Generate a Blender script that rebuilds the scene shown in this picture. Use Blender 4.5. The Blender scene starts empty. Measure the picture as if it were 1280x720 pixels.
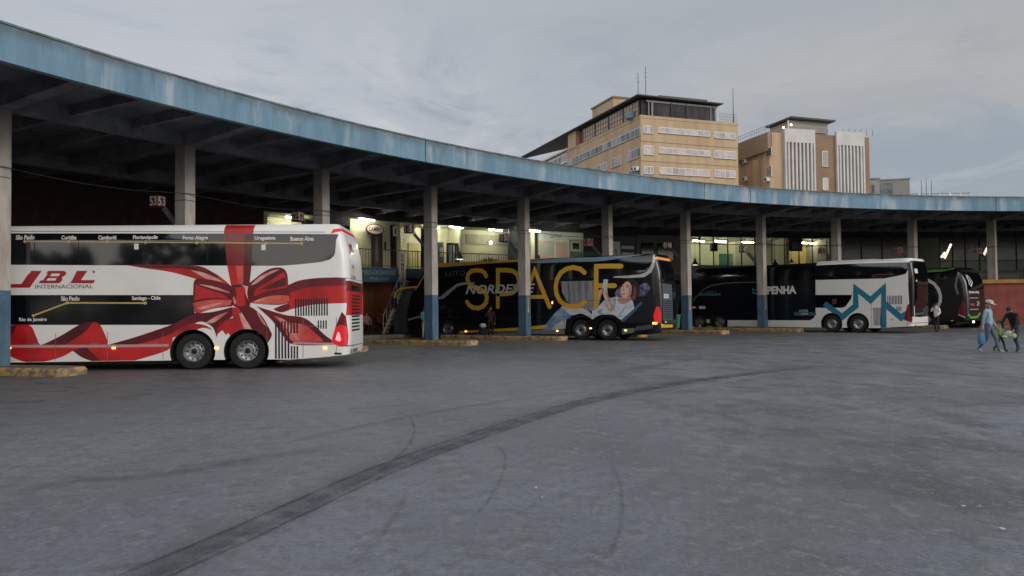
import bpy, bmesh, math, random
from mathutils import Vector, Matrix, Quaternion
from mathutils.geometry import delaunay_2d_cdt
random.seed(7)
S = bpy.context.scene
COL = S.collection
PI = math.pi
R_ = math.radians
# ------------------------------------------------------------------ materials
_m = {}
def nt(name):
    m = bpy.data.materials.new(name); m.use_nodes = True
    n = m.node_tree
    return m, n, n.nodes, n.links, n.nodes['Principled BSDF']
def mat(name, col, rough=.5, metal=0, spec=.5, var=.08, scale=3.0, emit=0, ecol=None, coat=0, ior=None, stretch=(1, 1, 1), bump=0, rvar=.08, c2=None, ramp=(.35, .65)):
    """plain procedural surface: base colour broken up by noise (towards c2 or darker), rough variation, optional bump and glow"""
    if name in _m: return _m[name]
    m, n, N, L, b = nt(name)
    tc = N.new('ShaderNodeTexCoord'); mp = N.new('ShaderNodeMapping'); mp.inputs['Scale'].default_value = stretch
    L.new(tc.outputs['Object'], mp.inputs['Vector'])
    no = N.new('ShaderNodeTexNoise'); no.inputs['Scale'].default_value = scale; no.inputs['Detail'].default_value = 6; no.inputs['Roughness'].default_value = .62
    L.new(mp.outputs['Vector'], no.inputs['Vector'])
    mr = N.new('ShaderNodeMapRange'); mr.inputs[1].default_value = ramp[0]; mr.inputs[2].default_value = ramp[1]
    L.new(no.outputs['Fac'], mr.inputs[0])
    mx = N.new('ShaderNodeMix'); mx.data_type = 'RGBA'
    a = tuple(col)
    c = tuple(c2) if c2 else tuple(max(0, v*(1-var*2)) for v in a)
    mx.inputs[6].default_value = a+(1,); mx.inputs[7].default_value = c+(1,)
    L.new(mr.outputs[0], mx.inputs[0]); L.new(mx.outputs[2], b.inputs['Base Color'])
    mr2 = N.new('ShaderNodeMapRange'); mr2.inputs[3].default_value = max(.02, rough-rvar); mr2.inputs[4].default_value = min(1, rough+rvar)
    L.new(no.outputs['Fac'], mr2.inputs[0]); L.new(mr2.outputs[0], b.inputs['Roughness'])
    b.inputs['Metallic'].default_value = metal; b.inputs['Specular IOR Level'].default_value = spec
    if ior: b.inputs['IOR'].default_value = ior
    if coat: b.inputs['Coat Weight'].default_value = coat; b.inputs['Coat Roughness'].default_value = .06
    if emit:
        b.inputs['Emission Color'].default_value = tuple(ecol or col)+(1,); b.inputs['Emission Strength'].default_value = emit
    if bump:
        bp = N.new('ShaderNodeBump'); bp.inputs['Strength'].default_value = bump; bp.inputs['Distance'].default_value = .02
        L.new(no.outputs['Fac'], bp.inputs['Height']); L.new(bp.outputs['Normal'], b.inputs['Normal'])
    _m[name] = m
    return m
def srgb(r, g, b):
    f = lambda c: (c/255/12.92) if c <= 10 else ((c/255+.055)/1.055)**2.4
    return (f(r), f(g), f(b))
GLASS = mat('tinted_glass', (.006, .007, .009), .05, ior=1.9, var=.1, rvar=.02)
GLASSD = mat('dark_glass', (.004, .005, .007), .08, ior=1.5, rvar=.03)
WHITE = mat('white_paint', (.80, .79, .76), .3, coat=.3, var=.04, scale=1.2)
CREAM = mat('cream_paint', (.78, .755, .70), .3, coat=.3, var=.04, scale=1.2)
RED = mat('ribbon_red', (.54, .016, .018), .32, coat=.2, scale=.75, c2=(.27, .006, .010), ramp=(.40, .62))
REDL = mat('ribbon_light_red', (.62, .11, .09), .32, scale=.9, c2=(.50, .03, .03), ramp=(.4, .62))
PINK = mat('ribbon_highlight', (.68, .38, .34), .35, scale=1.6, c2=(.54, .13, .11), ramp=(.42, .62))
MAROON = mat('ribbon_maroon', (.15, .007, .013), .32, scale=1.0, c2=(.06, .004, .008), ramp=(.40, .62))
REDG = mat('ribbon_on_glass', (.21, .012, .014), .12, ior=1.7, var=.1)
MARG = mat('dark_ribbon_on_glass', (.07, .006, .009), .1, ior=1.7, var=.1)
LOGO = mat('logo_red', (.36, .012, .022), .3, var=.05)
BLACKP = mat('black_paint', (.006, .0065, .009), .16, coat=.3, var=.15, rvar=.04)
NAVY = mat('navy_paint', (.005, .008, .014), .16, coat=.3, var=.15, rvar=.04)
RUB = mat('rubber', (.012, .012, .012), .8, var=.2)
SLOT = mat('black_slot', (.006, .006, .007), .6)
STEEL = mat('bright_steel', (.55, .55, .55), .28, metal=.9, var=.12)
STEELD = mat('dull_steel', (.16, .16, .16), .5, metal=.6, var=.2)
SEAM = mat('panel_seam', (.16, .155, .15), .6)
SEAMD = mat('dark_panel_seam', (.03, .03, .034), .5)
GOLD = mat('route_line_gold', (.52, .38, .13), .4)
LETW = mat('white_lettering', (.72, .71, .68), .45, var=.03)
LETG = mat('grey_lettering', (.12, .115, .11), .5)
YEL = mat('yellow_paint', (.72, .41, .035), .35, var=.08, scale=1)
SILV = mat('silver_paint', (.45, .46, .48), .35, metal=.3, var=.08)
SBLU = mat('silver_blue_paint', (.22, .30, .40), .35, metal=.2, var=.1)
TEAL = mat('teal_paint', (.02, .19, .29), .35, var=.08)
TEALD = mat('dark_teal_paint', (.03, .10, .14), .4, var=.08)
GREEN = mat('lime_paint', (.10, .30, .05), .35, var=.1)
TAIL = mat('tail_lamp_lit', (.30, .004, .008), .18, emit=.40, ecol=(1, .02, .035), ior=1.6, scale=9)
TAILD = mat('tail_lamp_dim', (.11, .004, .008), .15, ior=1.6, emit=.03, ecol=(1, .02, .03))
AMB = mat('amber_lamp', (.8, .25, .03), .3, emit=6, ecol=(1, .36, .05))
TUBE = mat('fluorescent_tube', (.9, .9, .85), .5, emit=72, ecol=(.97, 1, .80))
LAMPW = mat('lamp_bulb', (.9, .9, .85), .5, emit=5, ecol=(1, .97, .88))
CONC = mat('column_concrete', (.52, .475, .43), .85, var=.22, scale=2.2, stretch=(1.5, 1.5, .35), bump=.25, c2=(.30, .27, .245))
n_ = CONC.node_tree; N_ = n_.nodes; b_ = N_['Principled BSDF']; src_ = b_.inputs['Base Color'].links[0].from_socket      # shade under the canopy painted in, darkening towards the head of the column
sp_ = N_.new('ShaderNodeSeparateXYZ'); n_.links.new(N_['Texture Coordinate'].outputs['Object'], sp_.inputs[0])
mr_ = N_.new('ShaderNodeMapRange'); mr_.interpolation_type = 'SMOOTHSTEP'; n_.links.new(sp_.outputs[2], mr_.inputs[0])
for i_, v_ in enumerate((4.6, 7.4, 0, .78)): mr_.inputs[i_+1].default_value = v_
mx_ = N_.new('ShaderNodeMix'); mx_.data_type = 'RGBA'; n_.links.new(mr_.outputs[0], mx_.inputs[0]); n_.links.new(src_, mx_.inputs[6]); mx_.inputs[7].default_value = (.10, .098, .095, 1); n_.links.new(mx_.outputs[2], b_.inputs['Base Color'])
CONCB = mat('column_blue_paint', (.085, .16, .235), .7, var=.2, scale=3, stretch=(1, 1, .5), c2=(.045, .09, .14), bump=.15)
SOOT = mat('sooty_concrete', (.15, .16, .19), .9, var=.3, scale=.7, bump=.3, c2=(.07, .077, .095))
BEAMC = mat('beam_concrete', (.17, .177, .205), .9, var=.3, scale=1.3, bump=.3, c2=(.085, .09, .108))
KERBY = mat('kerb_yellow', (.44, .275, .10), .9, scale=4.5, c2=(.17, .14, .105), ramp=(.47, .56), bump=.5)
KERBT = mat('kerb_top', (.20, .175, .14), .9, var=.3, scale=2.5, bump=.4)
SKIN = mat('skin', (.42, .22, .15), .55, var=.06)
HAIR = mat('dark_hair', (.014, .010, .008), .6, var=.2)
TAN = mat('tan_wall', (.53, .39, .245), .85, var=.10, scale=.55, stretch=(1, 1, .22), c2=(.42, .305, .19), bump=.1, ramp=(.42, .66))
TAND = mat('brown_wall', (.30, .20, .125), .85, var=.12, scale=.4)
WFIN = mat('white_fin', (.62, .61, .59), .7, var=.08, scale=.5)
GREYB = mat('grey_render', (.30, .30, .30), .85, var=.12, scale=.5)
ROOFD = mat('roof_sheet', (.09, .088, .09), .7, var=.15)
NET = mat('dark_netting', (.075, .066, .075), .9, var=.3, scale=.9, stretch=(1, 1, .3), bump=.6)
FRAMEW = mat('white_frame', (.78, .77, .75), .5)
PANE = mat('pane_blue', (.20, .25, .27), .12, var=.35, scale=.6)
PANEV = mat('pane_violet', (.36, .29, .32), .15, var=.3, scale=.6)
WALLC = mat('cream_wall', (.68, .64, .45), .8, var=.10, scale=.6)
WALLT = mat('tan_panel', (.40, .37, .27), .8, var=.10)
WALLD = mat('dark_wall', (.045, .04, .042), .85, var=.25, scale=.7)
WALLR = mat('maroon_wall', (.05, .022, .02), .85, var=.25)
ORNG = mat('orange_wall', (.34, .115, .05), .8, var=.12)
BRICK = mat('brick_red_wall', (.25, .052, .034), .8, var=.14, scale=1.2, c2=(.16, .038, .027))
BLUB = mat('blue_board', (.045, .125, .18), .6, var=.1)
GGRN = mat('grey_green', (.17, .20, .17), .8, var=.15)
DOORB = mat('door_brown', (.05, .035, .03), .5)
STAIRM = mat('stair_metal', (.30, .285, .255), .5, var=.1)
SIGNR = mat('sign_red', (.20, .02, .025), .5, var=.1)
SIGNP = mat('sign_pink', (.55, .30, .29), .5, var=.1)
PLANT = mat('plant_leaf', (.04, .07, .02), .7, var=.3)

# ------------------------------------------------------------------ mesh builder
class MB:
    def __init__(s): s.v = []; s.f = []; s.mi = []; s.m = []; s.sm = []
    def mid(s, m):
        if m not in s.m: s.m.append(m)
        return s.m.index(m)
    def add(s, verts, faces, m, smooth=False):
        o = len(s.v); s.v += [tuple(v) for v in verts]; i = s.mid(m)
        for f in faces: s.f.append([o+k for k in f]); s.mi.append(i); s.sm.append(smooth)
        return s
    def box(s, c, d, m, rz=0, bev=0, M=None):
        x, y, z = d[0]/2, d[1]/2, d[2]/2
        if bev:
            b = min(bev, x*.9, y*.9, z*.9)
            vs = []
            for sz in (-1, 1):
                for (ax, ay, az) in ((x-b, y-b, z), (x, y-b, z-b), (x-b, y, z-b)): pass
            bm = bmesh.new(); bmesh.ops.create_cube(bm, size=1)
            for v in bm.verts: v.co = Vector((v.co.x*2*x, v.co.y*2*y, v.co.z*2*z))
            bmesh.ops.bevel(bm, geom=bm.edges[:], offset=b, segments=2, affect='EDGES', profile=.5)
            bm.verts.index_update()
            vs = [v.co.copy() for v in bm.verts]; fs = [[v.index for v in f.verts] for f in bm.faces]; bm.free()
        else:
            vs = [Vector((i*x, j*y, k*z)) for k in (-1, 1) for j in (-1, 1) for i in (-1, 1)]
            fs = [(0, 2, 3, 1), (4, 5, 7, 6), (0, 1, 5, 4), (2, 6, 7, 3), (0, 4, 6, 2), (1, 3, 7, 5)]
        q = M if M else Matrix.Rotation(rz, 4, 'Z')
        return s.add([q @ v + Vector(c) for v in vs], fs, m)
    def tube(s, p, r, m, n=8, cap=True, smooth=True):
        p = [Vector(q) for q in p]; rs = r if isinstance(r, (list, tuple)) else [r]*len(p)
        vs = []; fs = []; ref = None
        for i, q in enumerate(p):
            t = (p[min(i+1, len(p)-1)]-p[max(i-1, 0)]).normalized()
            if ref is None: ref = t.orthogonal().normalized()
            ref = (ref-t*ref.dot(t))
            ref = ref.normalized() if ref.length > 1e-5 else t.orthogonal().normalized()
            b = t.cross(ref)
            for k in range(n):
                a = 2*PI*k/n; vs.append(q+(ref*math.cos(a)+b*math.sin(a))*rs[i])
        for i in range(len(p)-1):
            for k in range(n): fs.append((i*n+k, i*n+(k+1) % n, (i+1)*n+(k+1) % n, (i+1)*n+k))
        if cap: fs.append(list(range(n))[::-1]); fs.append([(len(p)-1)*n+k for k in range(n)])
        return s.add(vs, fs, m, smooth)
    def lathe(s, prof, m, n=24, M=None, smooth=True):
        """prof: (r, h) turned round local z"""
        vs = []; fs = []; k = len(prof)
        for j in range(n):
            a = 2*PI*j/n
            for (r, h) in prof: vs.append(Vector((r*math.cos(a), r*math.sin(a), h)))
        for j in range(n):
            for i in range(k-1): fs.append((j*k+i, ((j+1) % n)*k+i, ((j+1) % n)*k+i+1, j*k+i+1))
        if M: vs = [M @ v for v in vs]
        return s.add(vs, fs, m, smooth)
    def prism(s, poly, h0, h1, m, M=None):
        """poly (x,y) extruded from z=h0 to h1, then moved by M"""
        n = len(poly)
        a = sum(poly[i][0]*poly[(i+1) % n][1]-poly[(i+1) % n][0]*poly[i][1] for i in range(n))
        if a < 0: poly = poly[::-1]
        vs = [Vector((x, y, h0)) for x, y in poly]+[Vector((x, y, h1)) for x, y in poly]
        fs = [list(range(n))[::-1], [n+i for i in range(n)]]+[(i, (i+1) % n, n+(i+1) % n, n+i) for i in range(n)]
        if M: vs = [M @ v for v in vs]
        return s.add(vs, fs, m)
    def quad(s, a, b, c, d, m): return s.add([a, b, c, d], [(0, 1, 2, 3)], m)
    def sphere(s, c, r, m, n=12, sc=(1, 1, 1)):
        prof = [(max(1e-4, r*math.sin(PI*i/8)), -r*math.cos(PI*i/8)) for i in range(9)]
        M = Matrix.Translation(c) @ Matrix.Diagonal((sc[0], sc[1], sc[2], 1))
        return s.lathe(prof, m, n, M)
    def build(s, name, parent=None, loc=None, rz=0, angle=35):
        me = bpy.data.meshes.new(name); me.from_pydata(s.v, [], s.f)
        for m in s.m: me.materials.append(m)
        for p, i, q in zip(me.polygons, s.mi, s.sm): p.material_index = i; p.use_smooth = q
        if any(s.sm): me.set_sharp_from_angle(angle=R_(angle))
        me.validate(); me.update()
        o = bpy.data.objects.new(name, me); COL.objects.link(o)
        if parent: o.parent = parent
        if loc is not None: o.location = loc
        if rz: o.rotation_euler.z = rz
        return o
def thing(name, label, cat, loc=(0, 0, 0), rz=0, group=None):
    o = bpy.data.objects.new(name, None); COL.objects.link(o); o.empty_display_size = .2
    o.location = loc; o.rotation_euler.z = rz
    return tag(o, label, cat, group)
def tag(o, label, cat, group=None):
    o['label'] = label; o['category'] = cat
    if group: o['group'] = group
    return o
def struct(o): o['kind'] = 'structure'; return o
def copy_tree(o, parent=None):
    c = o.copy(); COL.objects.link(c); c.parent = parent
    for ch in list(o.children): copy_tree(ch, c)
    return c
_txt = {}
def text2d(body, shear=0, bold=0.0, space=1.0):
    """flat mesh of a word with the built-in font, scaled into the unit box: (verts2d, faces, aspect)"""
    key = (body, shear, bold, space)
    if key in _txt: return _txt[key]
    cu = bpy.data.curves.new('word', 'FONT'); cu.body = body; cu.size = 1; cu.shear = shear; cu.offset = bold; cu.space_character = space; cu.resolution_u = 3
    cu.fill_mode = 'FRONT'
    ob = bpy.data.objects.new('word', cu); COL.objects.link(ob)
    dg = bpy.context.evaluated_depsgraph_get(); me = bpy.data.meshes.new_from_object(ob.evaluated_get(dg))
    v = [(p.co.x, p.co.y) for p in me.vertices]; f = [list(p.vertices) for p in me.polygons]
    bpy.data.objects.remove(ob); bpy.data.meshes.remove(me); bpy.data.curves.remove(cu)
    x0 = min(p[0] for p in v); x1 = max(p[0] for p in v); y0 = min(p[1] for p in v); y1 = max(p[1] for p in v)
    v = [((p[0]-x0)/(x1-x0), (p[1]-y0)/(y1-y0)) for p in v]
    _txt[key] = (v, f, (x1-x0)/(y1-y0)); return _txt[key]
def text_mb(mb, body, o, ex, ez, m, **k):
    """word laid into the box with lower-left corner o, width vector ex and height vector ez"""
    v, f, _ = text2d(body, **k); o = Vector(o); ex = Vector(ex); ez = Vector(ez)
    return mb.add([o+ex*x+ez*y for x, y in v], f, m)
# ------------------------------------------------------------------ the ring geometry of the station
CX, CY, RC_, RF, T0, DT = 36.82, -6.38, 57.54, 53.55, -1.0839, .1009
ZB, ZT = 7.33, 8.18
def pol(r, k, z=0):
    a = T0+k*DT
    return Vector((CX+r*math.sin(a), CY+r*math.cos(a), z))
def ang(k): return -(T0+k*DT)         # z rotation that turns local +y outwards along the radius at k
def bay(k): return -R_(17+4*k)
KS = [i*.25-8 for i in range(int(26/.25)+1)]
def ring_strip(mb, r0, z0, r1, z1, m, k0=-8, k1=18, step=.25):
    n = max(1, round((k1-k0)/step)); vs = []
    for i in range(n+1):
        k = k0+(k1-k0)*i/n; vs += [pol(r0, k, z0), pol(r1, k, z1)]
    return mb.add(vs, [(2*i, 2*i+1, 2*i+3, 2*i+2) for i in range(n)], m)
def ring_block(mb, r0, r1, z0, z1, m, k0=-8, k1=18, step=.25):
    n = max(1, round((k1-k0)/step)); vs = []; fs = []
    for i in range(n+1):
        k = k0+(k1-k0)*i/n; vs += [pol(r0, k, z0), pol(r1, k, z0), pol(r1, k, z1), pol(r0, k, z1)]
    for i in range(n):
        for j in range(4): fs.append((4*i+j, 4*i+(j+1) % 4, 4*i+4+(j+1) % 4, 4*i+4+j))
    fs += [(0, 1, 2, 3), (4*n+3, 4*n+2, 4*n+1, 4*n)]
    return mb.add(vs, fs, m)
# ------------------------------------------------------------------ camera, sky, sun
cam = bpy.data.objects.new('camera', bpy.data.cameras.new('camera')); COL.objects.link(cam)
cam.data.sensor_width = 36; cam.data.lens = 36*943.26/1280; cam.data.clip_end = 5000; cam.data.clip_start = .1
Mx = [[0.999943, 0.0107, -0.0], [0.000277, -0.025896, -0.999665], [-0.010696, 0.999607, -0.025897]]
cam.matrix_world = Matrix.Translation((0, 0, 1.65)) @ Matrix(Mx).to_4x4()
S.camera = cam
S.view_settings.view_transform = 'Standard'; S.view_settings.look = 'None'; S.view_settings.exposure = 0
S.cycles.use_denoising = True; S.cycles.denoising_prefilter = 'NONE'
S.cycles.max_bounces = 8; S.cycles.diffuse_bounces = 4; S.cycles.glossy_bounces = 4
SUN_EL, SUN_AZ = R_(22), R_(124)      # low veiled sun behind the camera, to its right
w = bpy.data.worlds.new('World'); S.world = w; w.use_nodes = True
N = w.node_tree.nodes; L = w.node_tree.links; N.clear()
out = N.new('ShaderNodeOutputWorld')
sky = N.new('ShaderNodeTexSky'); sky.sky_type = 'NISHITA'; sky.sun_disc = False; sky.sun_elevation = SUN_EL; sky.sun_rotation = SUN_AZ
bg1 = N.new('ShaderNodeBackground'); bg1.inputs[1].default_value = .08; L.new(sky.outputs[0], bg1.inputs[0])
bg2 = N.new('ShaderNodeBackground'); bg2.inputs[1].default_value = 1
tc = N.new('ShaderNodeTexCoord'); sp = N.new('ShaderNodeSeparateXYZ'); L.new(tc.outputs['Generated'], sp.inputs[0])
def math_(op, a, b=None, c=None):
    n = N.new('ShaderNodeMath'); n.operation = op
    for i, v in enumerate((a, b, c)):
        if v is None: continue
        if isinstance(v, (int, float)): n.inputs[i].default_value = v
        else: L.new(v, n.inputs[i])
    return n.outputs[0]
def mrange(v, a, b, c=0, d=1, smooth=True):
    n = N.new('ShaderNodeMapRange'); n.interpolation_type = 'SMOOTHSTEP' if smooth else 'LINEAR'
    L.new(v, n.inputs[0])
    for i, q in enumerate((a, b, c, d)): n.inputs[i+1].default_value = q
    return n.outputs[0]
def mixc(f, a, b, blend='MIX'):
    n = N.new('ShaderNodeMix'); n.data_type = 'RGBA'; n.blend_type = blend
    for i, v in ((0, f), (6, a), (7, b)):
        if isinstance(v, (int, float)): n.inputs[i].default_value = v
        elif isinstance(v, tuple): n.inputs[i].default_value = v+(1,)
        else: L.new(v, n.inputs[i])
    return n.outputs[2]
zz = math_('ADD', math_('MAXIMUM', sp.outputs[2], 0.0), .16)
cb = N.new('ShaderNodeCombineXYZ')
L.new(math_('DIVIDE', sp.outputs[0], zz), cb.inputs[0]); L.new(math_('DIVIDE', sp.outputs[1], zz), cb.inputs[1])
def cloud(scale, detail, rough, stretch, dist=.6):
    mp = N.new('ShaderNodeMapping'); mp.inputs['Scale'].default_value = stretch; L.new(cb.outputs[0], mp.inputs[0])
    n = N.new('ShaderNodeTexNoise'); n.inputs['Scale'].default_value = scale; n.inputs['Detail'].default_value = detail; n.inputs['Roughness'].default_value = rough; n.inputs['Distortion'].default_value = dist
    L.new(mp.outputs[0], n.inputs['Vector']); return n.outputs['Fac']
big = cloud(.55, 4, .5, (1, .8, 1)); fine = cloud(2.1, 9, .66, (1, .75, 1), 1.0); fine2 = cloud(5.0, 8, .6, (.8, .6, 1), .5)
lowg = mrange(sp.outputs[2], .05, .42)                   # 0 near the horizon, 1 high up
base = mixc(lowg, (.395, .440, .490), (.395, .440, .485))
left = mrange(sp.outputs[0], .45, -.5)
base = mixc(math_('MULTIPLY', left, .85), base, (.565, .588, .635))
base = mixc(mrange(big, .42, .64, 0, .35), base, (.50, .51, .53))
# a veil of paler, slightly warm cloud over a blue-grey bank low on the right
wob = math_('ADD', sp.outputs[2], math_('MULTIPLY', math_('SUBTRACT', fine, .5), .10))
right = mrange(sp.outputs[0], .12, .42)
veil = math_('MULTIPLY', mrange(wob, .175, .235), mrange(wob, .40, .27))
base = mixc(math_('MULTIPLY', math_('MULTIPLY', veil, right), .85), base, (.475, .468, .462))
bank = math_('MULTIPLY', mrange(wob, .225, .165), mrange(sp.outputs[0], -.25, .05))
base = mixc(math_('MULTIPLY', bank, .8), base, (.330, .380, .435))
# mottled small clouds low on the left and streaks high on the right
lowmask = math_('MULTIPLY', mrange(sp.outputs[2], .40, .22, .12, 1), mrange(sp.outputs[0], .25, -.1, .35, 1))
base = mixc(math_('MULTIPLY', mrange(fine, .50, .66, 0, .75), lowmask), base, (.62, .625, .64))
base = mixc(math_('MULTIPLY', mrange(fine, .50, .34, 0, .75), lowmask), base, (.33, .37, .425))
base = mixc(math_('MULTIPLY', mrange(fine2, .54, .66, 0, .40), lowmask), base, (.35, .385, .435))
streak = cloud(1.5, 7, .62, (.55, 1.6, 1), .8)
hi = math_('MULTIPLY', mrange(sp.outputs[2], .20, .30), mrange(sp.outputs[0], -.1, .25, .25, 1))
base = mixc(math_('MULTIPLY', mrange(streak, .52, .66, 0, .55), hi), base, (.325, .355, .39))
back = mrange(sp.outputs[1], .15, -.75)
glow = mixc(lowg, (1.28, 1.16, 1.05), (1.08, 1.08, 1.09))
base = mixc(math_('MULTIPLY', back, .8), base, glow)
side_ = mixc(mrange(sp.outputs[0], .62, .85), (1.0, 1.0, 1.0), (1.8, 1.72, 1.62))
side_ = mixc(mrange(sp.outputs[0], -.62, -.9), side_, (1.35, 1.35, 1.35))
base = mixc(1.0, base, side_, 'MULTIPLY')
L.new(base, bg2.inputs[0])
ms = N.new('ShaderNodeMixShader'); ms.inputs[0].default_value = .9
L.new(bg1.outputs[0], ms.inputs[1]); L.new(bg2.outputs[0], ms.inputs[2]); L.new(ms.outputs[0], out.inputs[0])
sl = bpy.data.lights.new('sun', 'SUN'); sl.energy = 1.15; sl.angle = R_(35); sl.color = (1, .95, .89)
so = bpy.data.objects.new('sun', sl); COL.objects.link(so)
sd = Vector((math.sin(SUN_AZ)*math.cos(SUN_EL), math.cos(SUN_AZ)*math.cos(SUN_EL), math.sin(SUN_EL)))
so.rotation_euler = sd.to_track_quat('Z', 'Y').to_euler(); so.location = sd*80
# ------------------------------------------------------------------ ground
def asphalt():
    m, n, N, L, b = nt('asphalt')
    tc = N.new('ShaderNodeTexCoord')
    def noise(scale, det, st=(1, 1, 1), rough=.6, dist=0):
        mp = N.new('ShaderNodeMapping'); mp.inputs['Scale'].default_value = st; L.new(tc.outputs['Object'], mp.inputs[0])
        q = N.new('ShaderNodeTexNoise'); q.inputs['Scale'].default_value = scale; q.inputs['Detail'].default_value = det; q.inputs['Roughness'].default_value = rough; q.inputs['Distortion'].default_value = dist
        L.new(mp.outputs[0], q.inputs['Vector']); return q.outputs['Fac']
    def mr(v, a, bb, c=0, d=1):
        q = N.new('ShaderNodeMapRange'); q.interpolation_type = 'SMOOTHSTEP'; L.new(v, q.inputs[0])
        for i, x in enumerate((a, bb, c, d)): q.inputs[i+1].default_value = x
        return q.outputs[0]
    def mx(f, a, c):
        q = N.new('ShaderNodeMix'); q.data_type = 'RGBA'
        for i, v in ((0, f), (6, a), (7, c)):
            if isinstance(v, (int, float)): q.inputs[i].default_value = v
            elif isinstance(v, tuple): q.inputs[i].default_value = v+(1,)
            else: L.new(v, q.inputs[i])
        return q.outputs[2]
    def mul(a, c):
        q = N.new('ShaderNodeMath'); q.operation = 'MULTIPLY'
        for i, v in enumerate((a, c)):
            if isinstance(v, (int, float)): q.inputs[i].default_value = v
            else: L.new(v, q.inputs[i])
        return q.outputs[0]
    col = mx(mr(noise(.16, 4), .35, .65), (.205, .222, .256), (.138, .150, .174))
    col = mx(mr(noise(.45, 6, (1, .45, 1), .65), .50, .70, 0, .5), col, (.245, .258, .284))       # worn paler smears across the yard
    # oil-dark, older and patchier surface on the near right
    sp = N.new('ShaderNodeSeparateXYZ'); L.new(tc.outputs['Object'], sp.inputs[0])
    side = mr(sp.outputs[0], .2, 4.0)
    warm = mul(side, mr(noise(.35, 5), .36, .58, 0, .8)); col = mx(warm, col, (.112, .113, .110))
    spot = mul(side, mr(noise(.9, 9, (1, .7, 1), .72), .47, .57)); col = mx(mul(spot, .95), col, (.062, .065, .068))
    pale = mul(side, mr(noise(.6, 9, (1, .6, 1), .72), .53, .62)); col = mx(mul(pale, .6), col, (.26, .27, .275))
    col = mx(mr(noise(2.2, 8, (1, .8, 1), .7), .50, .62, 0, .36), col, (.092, .097, .105))         # stains
    col = mx(mr(noise(5.0, 5, (1, .8, 1), .7), .52, .62, 0, .52), col, (.085, .09, .096))          # pitted, darker patches
    col = mx(mr(noise(4.1, 5, (1.2, 1, 1), .7), .54, .64, 0, .45), col, (.30, .31, .32))
    col = mx(mr(noise(16, 3, (1, 1, 1), .6), .46, .62, 0, .44), col, (.10, .105, .112))             # coarse grain
    col = mx(mr(noise(23, 2, (1, 1, 1), .6), .54, .68, 0, .32), col, (.33, .34, .35))
    col = mx(mr(noise(9, 2), .735, .76, 0, .8), col, (.44, .44, .43))                               # specks of grit
    col = mx(mr(noise(70, 3), .40, .62, 0, .5), col, (.125, .13, .14))                              # aggregate
    # browner and grubbier towards the bays, where the coaches stand and drip
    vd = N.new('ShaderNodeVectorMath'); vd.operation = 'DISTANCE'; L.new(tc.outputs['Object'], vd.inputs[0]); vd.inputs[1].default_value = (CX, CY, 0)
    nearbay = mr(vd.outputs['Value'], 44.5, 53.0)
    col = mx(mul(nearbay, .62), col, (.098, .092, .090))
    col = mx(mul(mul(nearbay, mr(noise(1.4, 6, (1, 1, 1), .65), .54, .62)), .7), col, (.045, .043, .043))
    v = N.new('ShaderNodeTexVoronoi'); v.feature = 'DISTANCE_TO_EDGE'; v.inputs['Scale'].default_value = .16
    mp = N.new('ShaderNodeMapping'); L.new(tc.outputs['Object'], mp.inputs[0])
    nn = N.new('ShaderNodeTexNoise'); nn.inputs['Scale'].default_value = .7; nn.inputs['Detail'].default_value = 5; L.new(mp.outputs[0], nn.inputs['Vector'])
    va = N.new('ShaderNodeVectorMath'); va.operation = 'ADD'; L.new(mp.outputs[0], va.inputs[0])
    vs = N.new('ShaderNodeVectorMath'); vs.operation = 'SCALE'; vs.inputs['Scale'].default_value = 2.2; L.new(nn.outputs['Color'], vs.inputs[0]); L.new(vs.outputs[0], va.inputs[1])
    L.new(va.outputs[0], v.inputs['Vector'])
    col = mx(mr(v.outputs['Distance'], .010, .002, 0, .55), col, (.15, .155, .165))
    L.new(col, b.inputs['Base Color'])
    L.new(mr(noise(1.1, 5), .3, .7, .42, .62), b.inputs['Roughness'])
    b.inputs['Specular IOR Level'].default_value = .45
    bp = N.new('ShaderNodeBump'); bp.inputs['Strength'].default_value = .55; bp.inputs['Distance'].default_value = .012
    L.new(noise(55, 4), bp.inputs['Height']); L.new(bp.outputs['Normal'], b.inputs['Normal'])
    return m
ASPH = asphalt()
g = MB(); g.quad((-900, -900, 0), (900, -900, 0), (900, 900, 0), (-900, 900, 0), ASPH); struct(g.build('ground'))
PAVE = mat('bay_pavement', (.17, .155, .14), .8, var=.2, scale=.8, c2=(.095, .085, .078), bump=.3)
g = MB(); ring_strip(g, 56.2, .004, 75, .004, PAVE); struct(g.build('bay_pavement'))
g = MB(); ring_block(g, 65.4, 76, .006, .20, mat('platform_concrete', (.19, .17, .15), .8, var=.2, bump=.2)); struct(g.build('platform'))
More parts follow.
